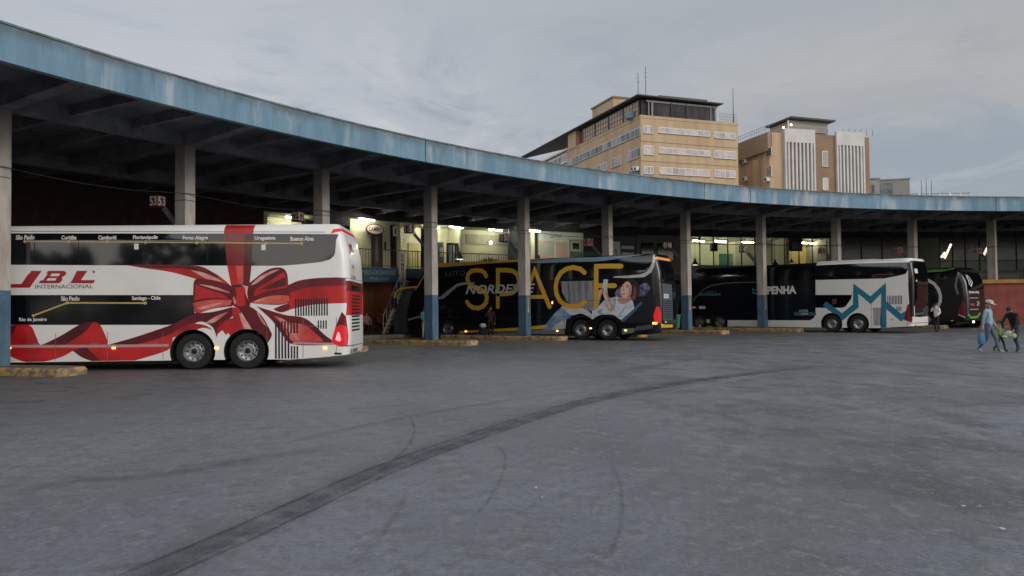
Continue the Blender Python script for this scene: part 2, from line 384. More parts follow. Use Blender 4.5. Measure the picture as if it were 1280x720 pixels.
# old tyre tracks: thin worn-rubber sheets lying on the asphalt
def rubber_mark():
    m, n, N, L, b = nt('tyre_rubber_trace'); b.inputs['Base Color'].default_value = (.07, .072, .08, 1); b.inputs['Roughness'].default_value = .6
    tc = N.new('ShaderNodeTexCoord'); q = N.new('ShaderNodeTexNoise'); q.inputs['Scale'].default_value = 2.4; q.inputs['Detail'].default_value = 7; q.inputs['Roughness'].default_value = .7
    L.new(tc.outputs['Object'], q.inputs['Vector'])
    uv = N.new('ShaderNodeUVMap'); sp = N.new('ShaderNodeSeparateXYZ'); L.new(uv.outputs[0], sp.inputs[0])
    # soft edge across the width (u 0..1), fade along the length (v)
    a = N.new('ShaderNodeMath'); a.operation = 'PINGPONG'; a.inputs[1].default_value = .5; L.new(sp.outputs[0], a.inputs[0])
    r = N.new('ShaderNodeMapRange'); r.interpolation_type = 'SMOOTHSTEP'; r.inputs[1].default_value = 0; r.inputs[2].default_value = .4; L.new(a.outputs[0], r.inputs[0])
    s2 = N.new('ShaderNodeMapRange'); s2.inputs[1].default_value = .30; s2.inputs[2].default_value = .62; L.new(q.outputs['Fac'], s2.inputs[0])
    k = N.new('ShaderNodeMath'); k.operation = 'MULTIPLY'; L.new(r.outputs[0], k.inputs[0]); L.new(s2.outputs[0], k.inputs[1])
    k2 = N.new('ShaderNodeMath'); k2.operation = 'MULTIPLY'; L.new(k.outputs[0], k2.inputs[0]); L.new(sp.outputs[1], k2.inputs[1])
    L.new(k2.outputs[0], b.inputs['Alpha']); return m
TYRE = rubber_mark()
def catmull(p, n=8):
    p = [Vector(q) for q in p]; o = []
    for i in range(len(p)-1):
        a = p[max(i-1, 0)]; b = p[i]; c = p[i+1]; d = p[min(i+2, len(p)-1)]
        for j in range(n):
            t = j/n; o.append(.5*((2*b)+(c-a)*t+(2*a-5*b+4*c-d)*t*t+(3*b-a-3*c+d)*t**3))
    return o+[p[-1]]
_tz = [.004]
def tyre_mark(pts, width, op, offs=0):
    _tz[0] += .0015
    p = catmull([(x, y, _tz[0]) for x, y in pts]); vs = []; uv = []; fs = []
    for i, q in enumerate(p):
        t = (p[min(i+1, len(p)-1)]-p[max(i-1, 0)]).normalized(); s = Vector((-t.y, t.x, 0))
        fade = min(1, i/8+.15, (len(p)-1-i)/8+.0)*op
        vs += [q+s*(offs-width/2), q+s*(offs+width/2)]; uv += [(0, fade), (1, fade)]
    fs = [(2*i, 2*i+1, 2*i+3, 2*i+2) for i in range(len(p)-1)]
    me = bpy.data.meshes.new('tyre_mark'); me.from_pydata(vs, [], fs); me.materials.append(TYRE)
    l = me.uv_layers.new(); 
    for lp in me.loops: l.data[lp.index].uv = uv[lp.vertex_index]
    o = bpy.data.objects.new('tyre_mark', me); COL.objects.link(o); struct(o)
main = [(-2.328,4.489),(-2.304,4.781),(-2.024,5.607),(-1.705,6.671),(-1.335,7.797),(-0.789,9.114),(-0.021,10.743),(1.394,13.397),(3.559,16.131),(5.501,18.014),(8.366,20.34)]
tyre_mark(main, .50, .34, .0); tyre_mark(main, .05, 1.05, -.16); tyre_mark(main, .045, .95, .15); tyre_mark(main, .20, .26, -.04); tyre_mark(main, 1.0, .20, .05)
for pts, ww, op in (([(-1.878,12.209),(-1.572,11.479),(-1.326,10.14),(-1.271,8.986),(-1.348,7.875),(-1.455,7.17)], .05, .5),
                    ([(-0.233,9.187),(-0.1,8.441),(-0.114,7.444),(-0.235,6.394),(-0.362,5.812)], .045, .38),
                    ([(1.03,8.16),(0.969,6.903),(0.828,5.875),(0.648,5.118),(0.473,4.683)], .045, .30),
                    ([(-0.45,5.121),(-0.124,4.997),(0.237,4.878),(0.483,4.782)], .035, .4),
                    ([(-4.599,6.794),(-4.309,7.401),(-3.565,7.646),(-2.797,8.496),(-1.969,9.236)], .42, .30),
                    ([(-2.991,9.085),(-1.973,10.878),(-0.3,13.203),(1.886,15.041)], .30, .25),
                    ([(-0.956,6.839),(-0.945,5.943),(-0.998,5.172),(-1.062,4.73)], .07, .4)):
    tyre_mark(pts, ww, op)
# ------------------------------------------------------------------ canopy
FASC = None
def fascia_mat():
    m = mat('fascia_blue', (.165, .285, .385), .8, var=.2, scale=1.2, stretch=(1.6, 1.6, .28), c2=(.115, .205, .28), bump=.25)
    n = m.node_tree; N = n.nodes; L = n.links; b = N['Principled BSDF']
    src = b.inputs['Base Color'].links[0].from_socket
    tc = N['Texture Coordinate']; sp = N.new('ShaderNodeSeparateXYZ'); L.new(tc.outputs['Object'], sp.inputs[0])
    def noise(sc, st, det=6):
        mp = N.new('ShaderNodeMapping'); mp.inputs['Scale'].default_value = st; L.new(tc.outputs['Object'], mp.inputs[0])
        q = N.new('ShaderNodeTexNoise'); q.inputs['Scale'].default_value = sc; q.inputs['Detail'].default_value = det; q.inputs['Roughness'].default_value = .65; L.new(mp.outputs[0], q.inputs['Vector']); return q.outputs['Fac']
    def mr(v, a, bb, c=0, d=1):
        q = N.new('ShaderNodeMapRange'); q.interpolation_type = 'SMOOTHSTEP'; L.new(v, q.inputs[0])
        for i, x in enumerate((a, bb, c, d)): q.inputs[i+1].default_value = x
        return q.outputs[0]
    def mx(f, a, c):
        q = N.new('ShaderNodeMix'); q.data_type = 'RGBA'; L.new(f, q.inputs[0]); L.new(a, q.inputs[6]); q.inputs[7].default_value = c+(1,); return q.outputs[2]
    def mul(a, c):
        q = N.new('ShaderNodeMath'); q.operation = 'MULTIPLY'; L.new(a, q.inputs[0]); L.new(c, q.inputs[1]); return q.outputs[0]
    pale = mr(noise(.9, (1, 1, .12)), .50, .64, 0, .85); src = mx(pale, src, (.34, .41, .46))        # washed-out runs
    bare = mr(noise(.45, (1, 1, .3), 8), .57, .66, 0, .8); src = mx(bare, src, (.38, .40, .40))      # flaked patches
    topz = mr(sp.outputs[2], ZT-.35, ZT-.03); dirt = mr(noise(1.6, (1, 1, .5)), .35, .6, .25, 1)
    src = mx(mul(topz, dirt), src, (.11, .14, .155))
    drip = mul(mr(noise(3.2, (1, 1, .06)), .52, .62, 0, .7), mr(sp.outputs[2], ZB+.1, ZT)); src = mx(drip, src, (.10, .16, .21))
    L.new(src, b.inputs['Base Color']); return m
FASC = fascia_mat()
can = thing('station_canopy', 'long curved concrete canopy with weathered pale blue edge over the bus bays', 'canopy', pol(RC_, 4))
def ring_child(mb, name): 
    o = mb.build(name, can); o.location = -can.location; return o
mb = MB(); ring_block(mb, RF+.22, 78, 7.74, 7.96, SOOT, -3.5); ring_child(mb, 'roof_slab')
rnd = random.Random(3); joints = [-3.5, 2.35, 5.62, 6.23, 9.5, 13, 18]
mb = MB()
for a, b in zip(joints[:-1], joints[1:]):
    ring_block(mb, RF, RF+.2, ZB, ZT, FASC, a+.004, b-.004, .125)
ring_child(mb, 'edge_fascia')
mb = MB(); ring_block(mb, RF-.03, RF+.26, ZT, ZT+.05, mat('coping', (.2, .24, .26), .85, var=.3, scale=2), -3.5); ring_child(mb, 'coping')
mb = MB(); ring_block(mb, RC_-.2, RC_+.2, 7.25, 7.745, BEAMC, -3.5); ring_child(mb, 'ring_beam')
mb = MB(); ring_block(mb, 64.9, 65.25, 7.2, 7.745, BEAMC, -3.5); ring_child(mb, 'ring_beam')
def radial_beam(k, deep, wd):
    mb = MB()
    prof = [(RF+.2, 7.745), (RF+.2, 7.42), (RC_-.6, 7.74-deep), (RC_+.6, 7.74-deep), (64, 7.36), (71, 7.36), (71, 7.745)]
    d = pol(1, k)-pol(0, k); t = Vector((d.y, -d.x, 0))
    vs = [pol(r, k, z)+t*s*wd/2 for s in (-1, 1) for r, z in prof]; n = len(prof)
    fs = [list(range(n)), [n+i for i in range(n)][::-1]]+[(i, n+i, n+(i+1) % n, (i+1) % n) for i in range(n)]
    mb.add(vs, fs, BEAMC); ring_child(mb, 'radial_beam')
for k in range(-3, 14): radial_beam(k, .52, .40); radial_beam(k+1/3, .30, .16); radial_beam(k+2/3, .30, .16)
# ------------------------------------------------------------------ columns, kerb islands, bay signs
collab = {0: 'concrete column at the left edge of the photo, in front of the red bow bus', 1: 'concrete column rising behind the red bow bus next to sign 53',
 2: 'concrete column rising behind the rear half of the red bow bus, next to sign 52', 3: 'concrete column with blue foot in front of the yellow lettered bus near its nose',
 4: 'concrete column with blue foot crossing the yellow letters of the black bus', 5: 'concrete column standing behind the roof of the yellow lettered bus',
 6: 'concrete column with blue foot in front of the nose of the navy and white bus', 7: 'concrete column with blue foot just left of the white PENHA lettering',
 8: 'concrete column rising behind the white rear part of the navy bus', 9: 'concrete column rising behind the tail end of the navy and white bus',
 10: 'concrete column with a pale pipe, rising behind the red kiosk wall'}
CW = .46
for k in range(0, 11):
    p = pol(RC_, k); rz = bay(k)
    t = thing('concrete_column', collab[k], 'column', (p.x, p.y, 0), rz, 'columns carrying the canopy')
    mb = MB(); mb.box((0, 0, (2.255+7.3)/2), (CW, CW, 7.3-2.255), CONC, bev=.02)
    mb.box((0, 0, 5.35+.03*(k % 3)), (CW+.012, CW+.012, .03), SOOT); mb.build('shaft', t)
    mb = MB(); mb.box((0, 0, (2.255+.2)/2), (CW+.008, CW+.008, 2.255-.2), CONCB, bev=.02); mb.build('painted_base', t)
    if k in (4, 6, 7):
        mb = MB()
        for i in range(6): mb.box((CW/2+.006, -.02+.02*(i % 2), 1.45+i*.13), (.008, .13, .11), mat('yellow_tag', (.55, .45, .12), .6, var=.3), M=Matrix.Rotation(.3*(-1)**i, 4, 'X'))
        mb.build('yellow_stencil', t)
    if k == 10:
        mb = MB(); mb.tube([(CW/2+.05, -CW/2+.03, 3.0), (CW/2+.05, -CW/2+.03, 7.3)], .045, mat('pale_pipe', (.5, .46, .40), .6)); mb.build('drain_pipe', t)
isl = {0: ('worn yellow kerb island under the red bow bus, at the left edge', 2.75), 1: ('kerb island hidden behind the red bow bus', 2.0), 2: ('yellow kerb island just behind the tail of the red bow bus', 2.0),
 3: ('yellow kerb island under the column at the nose of the yellow lettered bus', 2.3), 4: ('yellow kerb island under the column that crosses the yellow letters', 2.3), 5: ('kerb island behind the yellow lettered bus', 2.2),
 6: ('yellow kerb island under the column before the nose of the navy bus', 2.5), 7: ('yellow kerb island under the column left of the PENHA lettering', 2.5), 9: ('kerb island behind the tail of the navy bus', 2.0)}
for k, (lab, ext) in isl.items():
    p = pol(RC_, k); t = thing('kerb_island', lab, 'kerb island', (p.x, p.y, 0), bay(k), 'kerb islands between the bays')
    def outline(e, s):
        w2 = .48-s; a, b = -5.2+s, ext-s; r = .22; pts = []
        for (cx, cy, a0) in ((b-r, w2-r, 0), (a+r, w2-r, 90), (a+r, -w2+r, 180), (b-r, -w2+r, 270)):
            for j in range(5): q = R_(a0+j*22.5); pts.append((cx+r*math.cos(q), cy+r*math.sin(q)))
        return pts
    mb = MB(); o1 = outline(0, 0); o2 = outline(0, .05); n = len(o1)
    rr = random.Random(k+11); j = [(rr.uniform(-.02, .02), rr.uniform(-.015, .01)) for _ in o1]
    vs = [(x, y, .0) for x, y in o1]+[(x+a, y+a, .15+b) for (x, y), (a, b) in zip(o1, j)]+[(x+a, y+a, .215) for (x, y), (a, b) in zip(o2, j)]
    mb.add(vs, [(i, (i+1) % n, n+(i+1) % n, n+i) for i in range(n)], KERBY); mb.add(vs[n:], [(i, (i+1) % n, n+(i+1) % n, n+i) for i in range(n)], KERBY)
    mb.build('kerb', t)
    mb = MB(); mb.add([(x, y, .2155) for x, y in [(v[0], v[1]) for v in vs[2*n:]]], [list(range(n))], KERBT); mb.build('paved_top', t)
signno = {1: '53', 2: '52', 3: '51', 4: '50', 5: '49', 6: '48', 7: '47', 8: '46', 9: '45', 10: '44'}
signz = {1: 5.44, 2: 5.45, 3: 5.35, 4: 5.25, 5: 5.28, 6: 5.3, 7: 5.2, 8: 5.2, 9: 5.25, 10: 5.2}
for k, no in signno.items():
    p = pol(RC_, k); b = bay(k); left = Vector((-math.cos(b), -math.sin(b), 0))
    off = 1.22 if k < 8 else .95
    c = p+left*off; z = signz[k]
    t = thing('bay_number_sign', 'two-faced box sign with the bay number %s hung off its column' % no, 'sign', (c.x, c.y, z-.2), 0, 'bay number signs')
    w2 = .185; hgt = .40; rz = -math.atan2(c.x, c.y)-R_(47)      # the box is hung corner-on to the yard
    pinks = k in (5, 8, 9, 10)
    mb = MB(); mb.box((0, 0, .2), (w2*2, w2*2, hgt), SIGNP if pinks else SIGNR, bev=.01); mb.build('box', t, rz=rz)
    mb = MB(); dm = SIGNR if pinks else LETW
    for j in range(4):
        q = Matrix.Rotation(j*PI/2, 3, 'Z')
        text_mb(mb, no, q @ Vector((-w2*.85, -w2-.006, .04)), q @ Vector((w2*1.7, 0, 0)), (0, 0, .32), dm, bold=.02)
    mb.build('lettering', t, rz=rz)
    mb = MB(); ex = off-CW/2-.02; r = -left
    mb.tube([r*.30+Vector((0, 0, -.06)), r*ex+Vector((0, 0, -.75))], .10, BEAMC, n=4, smooth=False); mb.build('strut', t)
# cable strung from column to column
mb = MB(); pts = []
for k in range(-2, 11):
    for j in range(8):
        u = j/8; q = pol(RC_-.3, k+u, 5.62-.16*math.sin(PI*u)-.02*k); pts.append(q)
mb.tube(pts, .014, RUB, n=5); tag(mb.build('cable'), 'thin black cable strung from column to column under the canopy', 'cable')
# ------------------------------------------------------------------ terminal building behind the bays
RW = 69.0
term = thing('terminal_building', 'two-storey station building behind the bays, lit offices and shops on its upper floor', 'building', pol(RW, 4))
def tp(mb, name, parent=None):
    o = mb.build(name, parent or term); o.location = -term.location if parent is None else (0, 0, 0); return o
def kx(px_, r=RW):
    """ring station k of the point of the ring of radius r that bears on photo column px_ (level bearing)"""
    tx = (px_-640)/943.26; lo, hi = -6.0, 15.0
    for _ in range(50):
        m_ = (lo+hi)/2; q = pol(r, m_)
        if q.x/q.y < tx: lo = m_
        else: hi = m_
    return lo
def wall(mb, a, b, z0, z1, m, r=RW, th=.15): ring_block(mb, r, r+th, z0, z1, m, kx(a, r), kx(b, r), .25)
UF = 4.05           # upper floor level
UC = 7.05
# shell: back wall, floors, end closure
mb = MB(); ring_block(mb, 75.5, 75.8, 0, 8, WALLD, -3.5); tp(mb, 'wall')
mb = MB(); ring_block(mb, RW-.4, 75.5, UF-.45, UF, WALLD, -3.5, 18); tp(mb, 'upper_floor')
mb = MB(); ring_block(mb, RW-.1, 75.5, UC, UC+.25, WALLC, kx(300), 18); tp(mb, 'ceiling')
mb = MB(); ring_block(mb, RW, RW+.15, UF, 7.8, WALLR, -3.5, kx(330)); ring_block(mb, RW, RW+.15, .2, UF-.45, WALLR, -3.5, kx(452)); tp(mb, 'wall')
mb = MB(); ring_block(mb, RW-.12, RW+.12, UC, 7.75, WALLD, kx(300), 18); tp(mb, 'wall')
# ground floor: dark recess, orange wall, blue pier
mb = MB(); wall(mb, 452, 489, .2, UF-.45, ORNG); tp(mb, 'wall')
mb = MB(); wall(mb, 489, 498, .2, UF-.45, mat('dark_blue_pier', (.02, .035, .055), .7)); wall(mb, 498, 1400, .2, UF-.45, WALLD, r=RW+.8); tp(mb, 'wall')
# unit behind the bow bus (px 330-400): open lit room with shelving frame
mb = MB(); ring_block(mb, 71.3, 71.45, UF, UC, WALLC, kx(326), kx(402)); wall(mb, 328, 334, UF, UC, WALLC); tp(mb, 'wall')
mb = MB()
for z in (5.2, 5.75, 6.35): wall(mb, 341, 384, z, z+.07, WALLC, r=RW+.9, th=.1)
for x in (341, 359, 376, 392): wall(mb, x, x+1.2, UF, 6.4, WALLC, r=RW+.9, th=.12)
tp(mb, 'shelf_frame')
mb = MB(); wall(mb, 400, 404, UF, UC, WALLC); wall(mb, 404, 440, 5.0, 5.1, FRAMEW); wall(mb, 404, 438, UF, 6.6, GLASSD, r=RW+.05, th=.05); wall(mb, 404, 438, 6.6, UC, WALLD); tp(mb, 'window')
# money-changer front (px 440-545)
mb = MB(); wall(mb, 438, 464.5, UF, UC, WALLC); wall(mb, 478.5, 488, UF, UC, WALLC); wall(mb, 464.5, 478.5, 6.35, UC, WALLC); wall(mb, 488, 497, 6.9, UC, WALLC); wall(mb, 497, 501, UF, UC, WALLC)
ring_block(mb, 71.2, 71.35, UF, UC, WALLC, kx(497), kx(548)); tp(mb, 'wall')
mb = MB(); wall(mb, 465.5, 477.5, UF+.02, 6.3, DOORB, r=RW+.03, th=.05); wall(mb, 469.5, 473, 4.5, 6.05, mat('door_glass', (.14, .14, .13), .2), r=RW+.02, th=.02); d = tp(mb, 'door')
mb = MB(); wall(mb, 464.5, 465.5, UF, 6.35, DOORB, r=RW-.03); wall(mb, 477.5, 478.5, UF, 6.35, DOORB, r=RW-.03); wall(mb, 464.5, 478.5, 6.3, 6.38, DOORB, r=RW-.03); tp(mb, 'door_frame')
mb = MB(); wall(mb, 488, 497, UF, 6.9, mat('passage_dark', (.02, .014, .012), .8), r=RW+.5); tp(mb, 'wall')
mb = MB(); wall(mb, 441.5, 444.5, 4.95, 5.35, GGRN, r=RW-.06, th=.06); tp(mb, 'meter_box')
mb = MB(); wall(mb, 481, 483.4, 5.25, 5.75, DOORB, r=RW-.05, th=.05); tp(mb, 'meter_box')
mb = MB(); wall(mb, 511, 524, UF+.02, 6.0, mat('yellow_door', (.60, .50, .22), .6), r=71.14, th=.05); tp(mb, 'door')
mb = MB(); wall(mb, 492, 497.5, 6.15, 6.75, FRAMEW, r=RW-.1, th=.04); wall(mb, 494.2, 495.4, 6.25, 6.65, GLASSD, r=RW-.115, th=.02); tp(mb, 'arrow_plate')
# grey-green booth and plain wall (px 545-640)
mb = MB(); wall(mb, 545, 640, UF, UC, WALLC, r=70.6); ring_block(mb, RW, 70.6, UF, UC, WALLC, kx(579)-.03, kx(579)); tp(mb, 'wall')
mb = MB(); wall(mb, 583, 637, 6.05, 6.75, WALLT, r=70.55, th=.05); tp(mb, 'wall_panel')
mb = MB(); wall(mb, 545.5, 555, UF, 5.95, mat('grey_teal_booth', (.12, .17, .18), .6), r=RW+.2); wall(mb, 550, 554, 5.0, 5.6, WALLC, r=RW+.17, th=.03); tp(mb, 'booth')
mb = MB(); wall(mb, 560, 578, UF, 5.95, SLOT, r=RW+.22); wall(mb, 561.5, 565.5, 4.5, 5.8, mat('teal_glass', (.16, .24, .24), .2), r=RW+.19, th=.03); wall(mb, 570.5, 577, 4.4, 5.8, GLASSD, r=RW+.19, th=.03); wall(mb, 567.3, 568.6, 4.4, 5.8, FRAMEW, r=RW+.17, th=.03); tp(mb, 'window')
mb = MB(); wall(mb, 637, 645, UF, UC, mat('black_pier', (.012, .014, .018), .6), r=RW-.1); wall(mb, 645, 665, UF, UC, WALLD, r=RW+.3); wall(mb, 664, 669, UF, UC, WALLC, r=RW+.1); wall(mb, 670, 673, UF, UC, SLOT, r=RW+.15); tp(mb, 'wall')
# travel-agency panels (px 674-760)
PICT = mat('travel_poster', (.72, .46, .36), .6, var=.2, scale=1.6, c2=(.42, .52, .42), ramp=(.42, .58))
mb = MB(); wall(mb, 674, 712, UF, UC, mat('agency_white', (.78, .78, .70), .7), r=RW+.05); wall(mb, 712, 730, 6.55, UC, mat('agency_white', (.5, .5, .44)), r=RW+.05); wall(mb, 712, 730, UF, 6.55, WALLT, r=RW+.06); wall(mb, 730, 765, UF, UC, WALLD, r=RW+.05); tp(mb, 'wall')
mb = MB(); wall(mb, 675.5, 693.5, 4.6, 6.35, PICT, r=RW-.02, th=.05); tp(mb, 'poster')
mb = MB(); wall(mb, 696, 710, 5.0, 6.3, PICT, r=RW-.02, th=.05); tp(mb, 'poster')
mb = MB(); wall(mb, 715.5, 726, 5.7, 6.35, FRAMEW, r=RW-.02, th=.05); wall(mb, 716.5, 725, 5.78, 6.28, GLASSD, r=RW-.04, th=.03); tp(mb, 'window')
mb = MB(); wall(mb, 730, 752, 4.9, 5.7, mat('deep_teal', (.03, .075, .07), .6), r=RW-.02, th=.05); wall(mb, 730, 752, UF, 4.8, mat('dark_wood', (.09, .04, .025), .6), r=RW-.02, th=.05); tp(mb, 'counter')
# dark bays with a clock-faced panel and timetable (px 765-862)
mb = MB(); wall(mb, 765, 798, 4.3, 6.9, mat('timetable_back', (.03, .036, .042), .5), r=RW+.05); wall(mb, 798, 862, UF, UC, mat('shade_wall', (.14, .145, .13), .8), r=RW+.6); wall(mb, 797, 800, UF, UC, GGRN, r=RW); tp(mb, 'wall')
mb = MB(); wall(mb, 766.5, 776, 4.9, 6.5, mat('dial_panel', (.72, .73, .70), .6), r=RW-.02, th=.05); wall(mb, 770.7, 771.4, 5.3, 5.95, SLOT, r=RW-.04, th=.02); wall(mb, 768.5, 771.2, 5.75, 5.82, SLOT, r=RW-.04, th=.02); tp(mb, 'clock_panel')
mb = MB()
for z in (5.95, 5.45, 5.0): wall(mb, 778, 793, z, z+.24, mat('timetable_line', (.75, .76, .76), .6), r=RW-.01, th=.04)
tp(mb, 'timetable')
mb = MB(); wall(mb, 803, 818, 5.2, 6.5, GLASSD, r=RW+.5, th=.05); tp(mb, 'window')
mb = MB(); wall(mb, 823, 842, 5.2, 6.5, GLASSD, r=RW+.5, th=.05); tp(mb, 'window')
# glazed offices: lit (px 862-945, 945-1036) and dark to the right
mb = MB(); ring_block(mb, 72.6, 72.75, UF, UC, WALLC, kx(858), kx(950)); ring_block(mb, 72.6, 72.75, UF, UC, WALLT, kx(950), kx(990)); ring_block(mb, 72.6, 72.75, UF, UC, mat('warm_office', (.62, .46, .20), .8), kx(990), kx(1040)); ring_block(mb, RW+.05, 72.6, UF, UC, WALLT, kx(986)-.02, kx(986)+.02); ring_block(mb, RW+.05, 72.6, UF, UC, WALLT, kx(1040)-.02, kx(1040)+.02); tp(mb, 'office_wall')
mb = MB(); wall(mb, 860, 1042, UF, 4.75, mat('spandrel_grey', (.13, .135, .12), .8)); tp(mb, 'spandrel')
mb = MB(); wall(mb, 900, 911, 4.9, 6.0, mat('green_board', (.03, .16, .12), .6), r=72.5, th=.05); tp(mb, 'green_board')
mb = MB(); wall(mb, 912, 917, 4.9, 6.0, mat('pale_green', (.14, .20, .15), .6), r=72.5, th=.05); tp(mb, 'green_board')
mb = MB(); wall(mb, 891, 898, 5.95, 6.6, SLOT, r=RW+.2, th=.3); tp(mb, 'air_conditioner')
mb = MB(); wall(mb, 986, 1004, 6.0, UC, SLOT, r=RW+.1); wall(mb, 991, 1003, 6.15, 6.7, mat('ac_grey', (.06, .08, .09), .6), r=RW+.02, th=.1); tp(mb, 'air_conditioner')
FRM = mat('dark_frame', (.016, .018, .020), .5)
for xs in ((864, 876, 893, 911, 928, 945), (945, 966, 982), (982, 1000, 1017, 1035)):
    for a, b in zip(xs[:-1], xs[1:]):
        mb = MB()
        for x in (a, b): wall(mb, x-.5, x+.5, 4.75, UC, FRM, th=.08)
        for z in (4.75, 6.45): wall(mb, a, b, z, z+.06, FRM, r=RW+.01, th=.07)
        f = tp(mb, 'window')
def glass_mat():
    m, n, N, L, b = nt('office_glass'); N.remove(b)
    t = N.new('ShaderNodeBsdfTransparent'); t.inputs[0].default_value = (.86, .88, .84, 1); L.new(t.outputs[0], N['Material Output'].inputs[0]); return m
OGL = glass_mat()
mb = MB(); wall(mb, 864, 1035, 4.8, 6.45, OGL, r=RW+.04, th=.012); tp(mb, 'window_pane')
# dark offices on the right
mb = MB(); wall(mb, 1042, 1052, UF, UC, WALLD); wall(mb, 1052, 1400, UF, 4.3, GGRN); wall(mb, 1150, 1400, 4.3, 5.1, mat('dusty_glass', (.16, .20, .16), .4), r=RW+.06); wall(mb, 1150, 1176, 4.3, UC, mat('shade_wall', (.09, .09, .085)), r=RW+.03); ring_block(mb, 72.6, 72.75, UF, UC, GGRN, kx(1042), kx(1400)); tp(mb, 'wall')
for a, b in ((1052, 1078), (1078, 1104), (1104, 1150), (1176, 1192), (1192, 1208), (1208, 1226), (1226, 1248), (1248, 1272), (1272, 1296)):
    mb = MB()
    for x in (a, b): wall(mb, x-.6, x+.6, 4.3, UC, FRM, th=.08)
    for z in (5.1, 6.7): wall(mb, a, b, z, z+.06, FRM, r=RW+.01, th=.07)
    wall(mb, a, b, 5.16, UC, mat('dim_pane', (.05, .068, .06), .15), r=RW+.04, th=.02); tp(mb, 'window')
mb = MB(); wall(mb, 1214, 1280, 3.3, 4.05, mat('mural_panel', (.28, .27, .22), .7, var=.3, scale=.8, c2=(.08, .09, .08), ramp=(.5, .6)), r=RW-.5, th=.05); tp(mb, 'mural_panel')
# balcony, railing, fascia board, stair
bal = MB(); ring_block(bal, 67.0, RW-.4, UF-.2, UF, WALLT, kx(430, 67), kx(640, 67)); tp(bal, 'balcony_floor')
mb = MB(); k0, k1 = kx(440, 67), kx(648, 67)
RAIL = mat('rail_iron', (.10, .09, .07), .5, metal=.3)
mb.tube([pol(67.05, k0+(k1-k0)*i/24, UF+1.05) for i in range(25)], .028, RAIL, n=6)
mb.tube([pol(67.05, k0+(k1-k0)*i/24, UF+.12) for i in range(25)], .02, RAIL, n=6)
nb = 64
for i in range(nb+1):
    k = k0+(k1-k0)*i/nb; mb.tube([pol(67.05, k, UF), pol(67.05, k, UF+1.05)], .028 if i % 8 == 0 else .013, RAIL, n=5)
tp(mb, 'railing')
mb = MB(); wall(mb, 430, 508, UF-.85, UF-.02, BLUB, r=66.85, th=.1); wall(mb, 508, 640, UF-.6, UF-.02, mat('dark_board', (.02, .04, .06), .7), r=66.85, th=.1); tp(mb, 'fascia_board')
def ring_text(mb, body, a, b, z, h, r, m, **kw):
    pa, pb = pol(r, kx(a, r), z), pol(r, kx(b, r), z); text_mb(mb, body, pa, pb-pa, (0, 0, h), m, **kw)
mb = MB(); ring_text(mb, 'CAMBIO-EXCHANGE', 445, 494, UF-.42, .26, 66.8, mat('pale_blue_letter', (.34, .52, .58), .6)); ring_text(mb, 'MONEY CHANGE', 463, 486, UF-.72, .13, 66.8, mat('pale_blue_letter', (.2, .34, .4))); tp(mb, 'lettering')
mb = MB(); ring_text(mb, 'FCSA', 713, 728.5, 5.28, .36, RW-.02, mat('teal_letter', (.05, .10, .10), .6), shear=.3, bold=.02); ring_text(mb, 'GLAMOUR', 689, 703, 6.6, .26, RW-.02, mat('teal_letter', (.05, .1, .1))); tp(mb, 'lettering')
# stair going up at px 487-506
st = thing('iron_staircase', 'pale iron staircase climbing behind the nose of the yellow lettered bus', 'staircase', pol(66, kx(495, 66), .2), 0)
for s in (0, 1.0):
    mb = MB(); mb.tube([(-.75, s, 0), (.55, s, 3.1)], .09, STAIRM, n=4, smooth=False); mb.build('stringer', st)
mb = MB()
for i in range(13): mb.box((-.75+i*.1+.05, .5, .12+i*.238), (.30, 1.0, .05), STAIRM)
mb.build('treads', st)
mb = MB()
for i in range(0, 13, 2): mb.tube([(-.75+i*.1, 0, .1+i*.238), (-.75+i*.1, 0, 1.05+i*.238)], .025, STAIRM, n=5)
mb.tube([(-.75, 0, 1.05), (.45, 0, 3.9)], .03, STAIRM, n=5); mb.build('handrail', st)
# oval CAMBIO sign and vertical CAMBIO sign
k = kx(469, 68.6); t = thing('oval_sign', 'white oval CAMBIO sign with dark red rim above the shop door', 'sign', pol(68.6, k, 6.45), ang(k)+.0)
def ell(a, b, n=28): return [(a*math.cos(2*PI*i/n), b*math.sin(2*PI*i/n)) for i in range(n)]
MV = Matrix.Rotation(PI/2, 4, 'X')
DRED = mat('sign_dark_red', (.15, .012, .018), .5)
mb = MB(); mb.prism(ell(.62, .34), -.05, .03, DRED, MV); mb.build('rim', t)
mb = MB(); mb.prism(ell(.55, .27), .03, .045, mat('sign_white', (.62, .60, .52), .5), MV); mb.build('panel', t)
mb = MB(); text_mb(mb, 'CAMBIO', (-.44, -.05, -.12), (.88, 0, 0), (0, 0, .24), DRED, bold=.025); mb.build('lettering', t)
k = kx(502.5, 66.7); t = thing('vertical_sign', 'tall narrow cream sign with CAMBIO written downwards', 'sign', pol(66.7, k, UF-.75), ang(k))
mb = MB(); mb.box((0, 0, .8), (.44, .12, 1.75), mat('sign_cream', (.66, .60, .48), .6), bev=.01); mb.build('board', t)
mb = MB()
for i, ch in enumerate('CAMBIO'): text_mb(mb, ch, (-.10 if ch != 'I' else -.03, -.066, 1.36-i*.262), (.20 if ch != 'I' else .06, 0, 0), (0, 0, .19), DRED, bold=.02)
mb.build('lettering', t)
